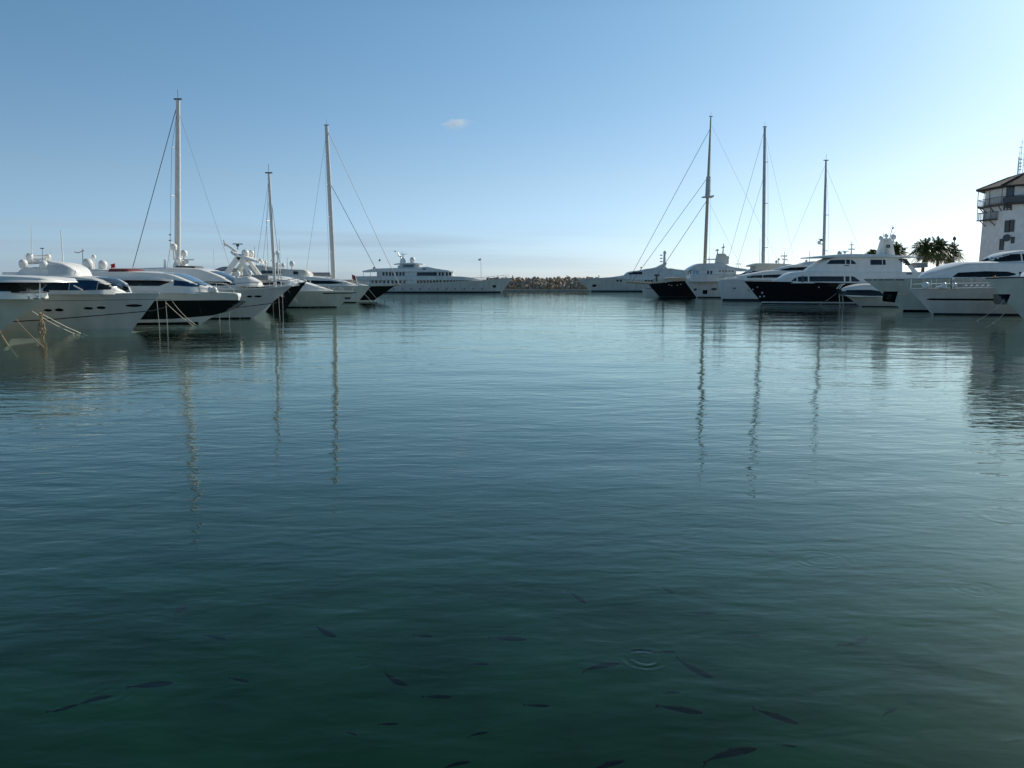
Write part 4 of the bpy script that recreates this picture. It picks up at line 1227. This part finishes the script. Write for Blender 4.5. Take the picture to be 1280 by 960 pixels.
def palm(name, label, x, y, crown_z, Rc, lean, seed, dead=True, nf=64):
    rr = random.Random(seed)
    root = empty(name, (x, y, 1.1)); tag(root, label, 'palm tree', 'palm trees on the right quay')
    h_ = crown_z - 1.1
    pts = [Vector((lean * (i / 10) ** 1.6, 0, h_ * i / 10)) for i in range(11)]
    MB().tube(pts, [.30 - .012 * i + (.03 if i % 2 else 0) for i in range(11)], 10).build('trunk', 'trunk', root)
    c = pts[-1]
    mb = MB()
    for i in range(nf):
        f = (i + .5) / nf
        frond(mb, c + Vector((0, 0, rr.uniform(-.1, .3))), i * 2.4 + rr.uniform(-.3, .3), R(82 - 100 * f + rr.uniform(-8, 8)), Rc * rr.uniform(.85, 1.1), rr.uniform(.35, .7), rr)
    mb.build('crown', 'palm', root, smooth=False)
    if dead:
        mb = MB()
        for i in range(9):
            frond(mb, c + Vector((0, 0, -.2)), i * .7 + rr.uniform(-.3, .3), R(-35 + rr.uniform(-15, 10)), Rc * .5, .5, rr)
        mb.build('dry_fronds', 'deadfrond', root, smooth=False)
for u, v, Y, Rc, ln, sd_, lab in ((1156, 313, 131, 3.3, .2, 1, 'palm tree with the broadest crown, leftmost of the three right of the pylon'),
                             (1172, 313, 133, 3.5, -.3, 2, 'palm tree in the middle of the three dense crowns right of the pylon'),
                             (1188, 317, 138, 3.1, .3, 3, 'palm tree with orange dry fronds, rightmost of the row'),
                             (1120, 315, 150, 2.9, 0, 4, 'small palm peeping out just right of the domed pylon'),
                             (1092, 320, 158, 2.3, 0, 5, 'small palm tops showing just left of the domed pylon')):
    x, z = W(u, v, Y)
    palm('palm_tree', lab, x - ln, Y, z, Rc, ln, sd_)
# lamp post in front of the palms
x, z = W(1193, 301, 129)
lp = empty('lamp_post', (x, 129, 1.1)); tag(lp, 'dark slender lamp post among the palm crowns', 'lamp post')
MB().tube([(0, 0, 0), (0, 0, z - 1.1)], [.12, .08], 8).build('pole', 'darkgrey', lp)
MB().lathe((0, 0, z - 1.1), [(.06, 0), (.25, .15), (.25, .5), (.05, .7)], 10).build('lantern', 'darkgrey', lp)

# ------------------------------------------------------------------ fish
def fish_mesh(bend, seed):
    st = [(-.5, .002, .010), (-.44, .008, .016), (-.36, .016, .026), (-.2, .034, .050), (0, .048, .066), (.18, .050, .068), (.32, .042, .056), (.43, .026, .034), (.49, .010, .012)]
    G = []
    for x, w, h_ in st:
        cx = bend * (x - .1) ** 2 * (1 if x < .1 else .3)
        G.append([(x, cx + w * math.cos(2 * math.pi * j / 12), h_ * math.sin(2 * math.pi * j / 12)) for j in range(12)])
    mb = MB().grid(G, closed=True)
    mb.f.append(tuple(range(12))); mb.f.append(tuple(8 * 12 + j for j in range(12))[::-1])
    cx = bend * .36
    def fin(pts, th=.004):
        n = len(mb.v)
        for p in pts: mb.v.append((p[0], p[1] - th, p[2]))
        for p in pts: mb.v.append((p[0], p[1] + th, p[2]))
        k_ = len(pts)
        mb.f.append(tuple(n + i for i in range(k_))); mb.f.append(tuple(n + k_ + i for i in range(k_))[::-1])
        for i in range(k_): mb.f.append((n + i, n + (i + 1) % k_, n + k_ + (i + 1) % k_, n + k_ + i))
    fin([(-.47, cx, 0), (-.62, cx * 1.7, .065), (-.57, cx * 1.5, 0), (-.62, cx * 1.7, -.065)])     # tail
    fin([(.08, 0, .055), (.0, 0, .085), (-.06, 0, .05)]); fin([(-.2, bend * .09, .035), (-.27, bend * .13, .058), (-.3, bend * .16, .03)])
    fin([(-.18, bend * .08, -.045), (-.27, bend * .13, -.055), (-.28, bend * .14, -.035)])
    for sd_ in (1, -1):
        n = len(mb.v)
        mb.v += [(.26, .045 * sd_, 0), (.14, .13 * sd_, -.01), (.12, .10 * sd_, -.012), (.2, .045 * sd_, -.012)]
        mb.f.append((n, n + 1, n + 2, n + 3))
    return mb
F0 = [fish_mesh(bb, i) for i, bb in enumerate((-.35, .0, .35, .6))]
fish_meshes = {}
for i, f_ in enumerate(F0):
    for m_ in ('fish', 'fishpale'):
        o = f_.build('grey_mullet', m_); fish_meshes[(i, m_)] = o.data
        bpy.data.objects.remove(o)
FISH = [  # u, v, length px, image angle (deg, + = right end higher), bend, tone, label
    (405, 790, 38, -26, 2, 0, 'dark fish curving down to the right, left of the picture centre'),
    (492, 850, 44, -28, 2, 0, 'brown backed fish slanting down right, below the curved fish'),
    (722, 747, 30, -36, 1, 0, 'small dark fish slanting down right, farthest out in the middle'),
    (637, 798, 50, -2, 1, 0, 'thin fish lying level just left of the middle of the school'),
    (190, 856, 60, 3, 1, 0, 'long black fish lying level at lower left'),
    (118, 874, 50, 14, 0, 1, 'faint reddish fish behind the long black one at lower left'),
    (80, 886, 40, 18, 2, 1, 'faint fish furthest to the lower left'),
    (223, 763, 30, 42, 0, 0, 'pale backed fish pointing steeply up right with a ripple trailing left'),
    (752, 832, 52, 9, 0, 0, 'dark fish tilting up right beside the ring of ripples'),
    (800, 813, 34, -3, 1, 0, 'dark fish at the top of the ring of ripples'),
    (832, 815, 28, 3, 1, 0, 'thin fish trailing right from the ring of ripples'),
    (868, 837, 58, -21, 2, 0, 'large dark fish slanting down right of the ring of ripples'),
    (852, 887, 62, -9, 1, 0, 'large dark fish nearly level beneath the ring of ripples'),
    (672, 882, 34, 0, 1, 1, 'faint level fish in the lower middle'),
    (972, 896, 62, -18, 1, 0, 'long dark fish slanting down at lower right'),
    (912, 941, 76, 9, 0, 0, 'biggest fish, close to the bottom edge, tilting up right'),
    (758, 956, 52, 11, 0, 0, 'dark fish cut by the bottom edge in the middle'),
    (1072, 803, 34, 22, 2, 1, 'pale fish alone in the lighter water at right'),
    (965, 690, 26, -20, 1, 0, 'small fish far out at right of centre'),
    (168, 698, 10, 60, 1, 0, 'tiny fish seen end on at far left'),
    (218, 661, 8, 70, 1, 1, 'tiniest fish, furthest out at left'),
    (598, 917, 28, 8, 0, 1, 'faint fish near the bottom, left of the middle'),
    (548, 871, 40, 0, 1, 1, 'very faint long fish lying level in the lower left middle'),
    (440, 917, 16, -22, 1, 1, 'small faint fish near the bottom at left'),
    (840, 866, 22, 4, 1, 1, 'small faint fish just above the large level one'),
    (270, 797, 30, -8, 1, 1, 'faint fish in the dark water left of centre'),
    (487, 905, 26, 2, 1, 1, 'faint level fish below the brown backed one'),
    (530, 795, 26, -6, 1, 1, 'faint fish left of the thin level fish'),
    (600, 830, 26, 2, 1, 1, 'faint fish just below the thin level fish'),
    (985, 932, 26, -4, 1, 1, 'faint fish beneath the long one at lower right'),
    (1270, 926, 26, 8, 1, 1, 'dark fish at the right edge near the bottom'),
    (1110, 890, 26, 22, 0, 1, 'faint fish in green water at lower right'),
    (835, 738, 22, -30, 1, 1, 'faint small fish upper right of the school'),
    (880, 767, 34, 0, 1, 1, 'faint level fish above and right of the ring'),
    (940, 795, 26, 2, 1, 1, 'faint fish between the ring and the pale fish'),
    (570, 955, 40, 8, 0, 0, 'fish at the bottom edge, left of the middle'),
    (300, 850, 28, -12, 1, 1, 'faint fish between the long black fish and the brown backed one'),
]
for u, v, Lp, ang, bnd, tone, lab in FISH:
    zf = -.14 if tone == 0 else -.20
    ca, sa = math.cos(R(ang)) * Lp / 2, math.sin(R(ang)) * Lp / 2
    a = on_water(u - ca, v + sa, zf); c = on_water(u + ca, v - sa, zf)
    d = c - a
    if d.length > .75: d *= .75 / d.length
    o = bpy.data.objects.new('grey_mullet', fish_meshes[(bnd, 'fish' if tone == 0 else 'fishpale')])
    col.objects.link(o)
    L_ = d.length * .9
    o.location = (a + c) / 2
    o.rotation_euler = (R(random.uniform(-8, 8)), R(random.uniform(-4, 4)), math.atan2(d.y, d.x))
    o.scale = (L_, min(L_, .42) * 1.0, min(L_, .42) * 1.0)
    tag(o, lab, 'fish', 'fish swimming near the surface')

# ------------------------------------------------------------------ water
wm = bpy.data.materials.new('harbour_water'); wm.use_nodes = True
nt = wm.node_tree; N, K = nt.nodes, nt.links
N.clear()
out = N.new('ShaderNodeOutputMaterial')
geo = N.new('ShaderNodeTexCoord')
def noise(scale, detail, rough, stretch, rz=0, dist=0):
    mpn = N.new('ShaderNodeMapping'); mpn.inputs['Scale'].default_value = stretch; mpn.inputs['Rotation'].default_value = (0, 0, rz)
    K.new(geo.outputs['Object'], mpn.inputs[0])
    n = N.new('ShaderNodeTexNoise'); n.inputs['Scale'].default_value = scale; n.inputs['Detail'].default_value = detail
    n.inputs['Roughness'].default_value = rough; n.inputs['Distortion'].default_value = dist
    K.new(mpn.outputs[0], n.inputs['Vector']); return n.outputs['Fac']
def mul(a, b_):
    m = N.new('ShaderNodeMath'); m.operation = 'MULTIPLY'
    K.new(a, m.inputs[0])
    if isinstance(b_, (int, float)): m.inputs[1].default_value = b_
    else: K.new(b_, m.inputs[1])
    return m.outputs[0]
def addn(a, b_):
    m = N.new('ShaderNodeMath'); m.operation = 'ADD'; K.new(a, m.inputs[0]); K.new(b_, m.inputs[1]); return m.outputs[0]
# ripples of three sizes; heights in metres
swell = mul(noise(.28, 2, .4, (.7, 1.2, 1), .25), .045)
chop = mul(noise(2.0, 2.5, .5, (.5, 1.2, 1), -.15, .3), .0155)
fine = mul(noise(6.5, 2, .5, (.6, 1.2, 1), .1, .3), .0032)
patchy = noise(.07, 2, .5, (1, .6, 1), .2)
pr = N.new('ShaderNodeMapRange'); pr.inputs['From Min'].default_value = .3; pr.inputs['From Max'].default_value = .7
pr.inputs['To Min'].default_value = .55; pr.inputs['To Max'].default_value = 1.25
K.new(patchy, pr.inputs['Value'])
height = addn(swell, mul(addn(chop, fine), pr.outputs[0]))
# rings where fish touch the surface
bk = N.new('ShaderNodeMapRange'); bk.inputs['From Min'].default_value = .4; bk.inputs['From Max'].default_value = .62
K.new(noise(5.0, 2, .5, (1, 1, 1)), bk.inputs['Value']); breakup = bk.outputs[0]
for (u, v, wl_, rad, amp) in ((806, 824, .085, .24, .0021), (1220, 736, .11, .36, .0007), (1252, 646, .2, .7, .0010), (1024, 700, .11, .5, .0006), (135, 868, .1, .3, .0005), (450, 828, .09, .2, .0005)):
    p = on_water(u, v)
    vm = N.new('ShaderNodeVectorMath'); vm.operation = 'DISTANCE'
    K.new(geo.outputs['Object'], vm.inputs[0]); vm.inputs[1].default_value = (p.x, p.y, 0)
    d = vm.outputs['Value']
    sn = N.new('ShaderNodeMath'); sn.operation = 'SINE'; K.new(mul(d, 2 * math.pi / wl_), sn.inputs[0])
    fo = N.new('ShaderNodeMapRange'); fo.interpolation_type = 'SMOOTHSTEP'
    fo.inputs['From Min'].default_value = rad; fo.inputs['From Max'].default_value = rad * .35
    K.new(d, fo.inputs['Value'])
    height = addn(height, mul(mul(mul(sn.outputs[0], fo.outputs[0]), breakup), amp * 1.1))
bp = N.new('ShaderNodeBump'); bp.inputs['Strength'].default_value = 1.0; bp.inputs['Distance'].default_value = 1.0
K.new(height, bp.inputs['Height'])
gl = N.new('ShaderNodeBsdfGlossy'); gl.inputs['Roughness'].default_value = .008; gl.inputs['Color'].default_value = (.92, 1, .91, 1)
K.new(bp.outputs[0], gl.inputs['Normal'])
gm = N.new('ShaderNodeNewGeometry')
dt = N.new('ShaderNodeVectorMath'); dt.operation = 'DOT_PRODUCT'; K.new(gm.outputs['Incoming'], dt.inputs[0]); K.new(bp.outputs[0], dt.inputs[1])
def mt(op, a, b_=None):
    m = N.new('ShaderNodeMath'); m.operation = op; m.use_clamp = op in ('SUBTRACT', 'MULTIPLY_ADD')
    for i_, q in enumerate((a, b_)):
        if q is None: continue
        if isinstance(q, (int, float)): m.inputs[i_].default_value = q
        else: K.new(q, m.inputs[i_])
    return m
ab = mt('ABSOLUTE', dt.outputs['Value']); om = mt('SUBTRACT', 1.0, ab.outputs[0]); pw = mt('POWER', om.outputs[0], 5.0)
fr = mt('MULTIPLY_ADD', pw.outputs[0], .98); fr.inputs[2].default_value = .02
df = N.new('ShaderNodeBsdfDiffuse'); df.inputs['Color'].default_value = (.002, .022, .012, 1)
tr = N.new('ShaderNodeBsdfTransparent'); tr.inputs['Color'].default_value = (.85, .97, .95, 1)
mx = N.new('ShaderNodeMixShader'); mx.inputs[0].default_value = .97
K.new(df.outputs[0], mx.inputs[1]); K.new(tr.outputs[0], mx.inputs[2])
m_all = N.new('ShaderNodeMixShader')
K.new(fr.outputs[0], m_all.inputs[0]); K.new(mx.outputs[0], m_all.inputs[1]); K.new(gl.outputs[0], m_all.inputs[2])
K.new(m_all.outputs[0], out.inputs['Surface'])
o = MB().add([(-5000, -300, 0), (5000, -300, 0), (5000, 6000, 0), (-5000, 6000, 0)], [(0, 1, 2, 3)]).build('water', wm, smooth=False)
tag(o, kind='structure')
sb = mat('seabed_silt', (.0062, .030, .0175), 1.0, var=.35, scale=.5, spec=0)
o = MB().add([(-5000, -300, -3.2), (5000, -300, -3.2), (5000, 6000, -3.2), (-5000, 6000, -3.2)], [(0, 1, 2, 3)]).build('seabed', sb, smooth=False)
tag(o, kind='structure')

# ------------------------------------------------------------------ small cloud
cx, cz = W(570, 154, 1500)
cm = bpy.data.materials.new('cloud_vapour'); cm.use_nodes = True
n_ = cm.node_tree.nodes; l_ = cm.node_tree.links; n_.clear()
co = n_.new('ShaderNodeOutputMaterial'); pv = n_.new('ShaderNodeVolumePrincipled')
pv.inputs['Color'].default_value = (.97, .97, 1, 1); pv.inputs['Anisotropy'].default_value = .2
t_ = n_.new('ShaderNodeTexCoord'); nz = n_.new('ShaderNodeTexNoise'); nz.inputs['Scale'].default_value = 1.6; nz.inputs['Detail'].default_value = 5
mpp = n_.new('ShaderNodeMapping'); mpp.inputs['Scale'].default_value = (1, 1, 1)
l_.new(t_.outputs['Object'], mpp.inputs[0]); l_.new(mpp.outputs[0], nz.inputs['Vector'])
ln_ = n_.new('ShaderNodeVectorMath'); ln_.operation = 'LENGTH'; l_.new(t_.outputs['Object'], ln_.inputs[0])
mr = n_.new('ShaderNodeMapRange'); mr.inputs['From Min'].default_value = 1.0; mr.inputs['From Max'].default_value = .1
mr.inputs['To Min'].default_value = -.25; mr.inputs['To Max'].default_value = .35
l_.new(ln_.outputs['Value'], mr.inputs['Value'])
ad = n_.new('ShaderNodeMath'); ad.operation = 'ADD'; l_.new(mr.outputs[0], ad.inputs[0]); l_.new(nz.outputs['Fac'], ad.inputs[1])
mr2 = n_.new('ShaderNodeMapRange'); mr2.inputs['From Min'].default_value = .48; mr2.inputs['From Max'].default_value = .85
mr2.inputs['To Min'].default_value = 0; mr2.inputs['To Max'].default_value = .05
l_.new(ad.outputs[0], mr2.inputs['Value']); l_.new(mr2.outputs[0], pv.inputs['Density'])
l_.new(pv.outputs[0], co.inputs['Volume'])
o = MB().ball((0, 0, 0), 1, 20, 12).build('cloud', cm)
o.location = (cx, 1500, cz); o.scale = (40, 24, 14)
tag(o, kind='structure')
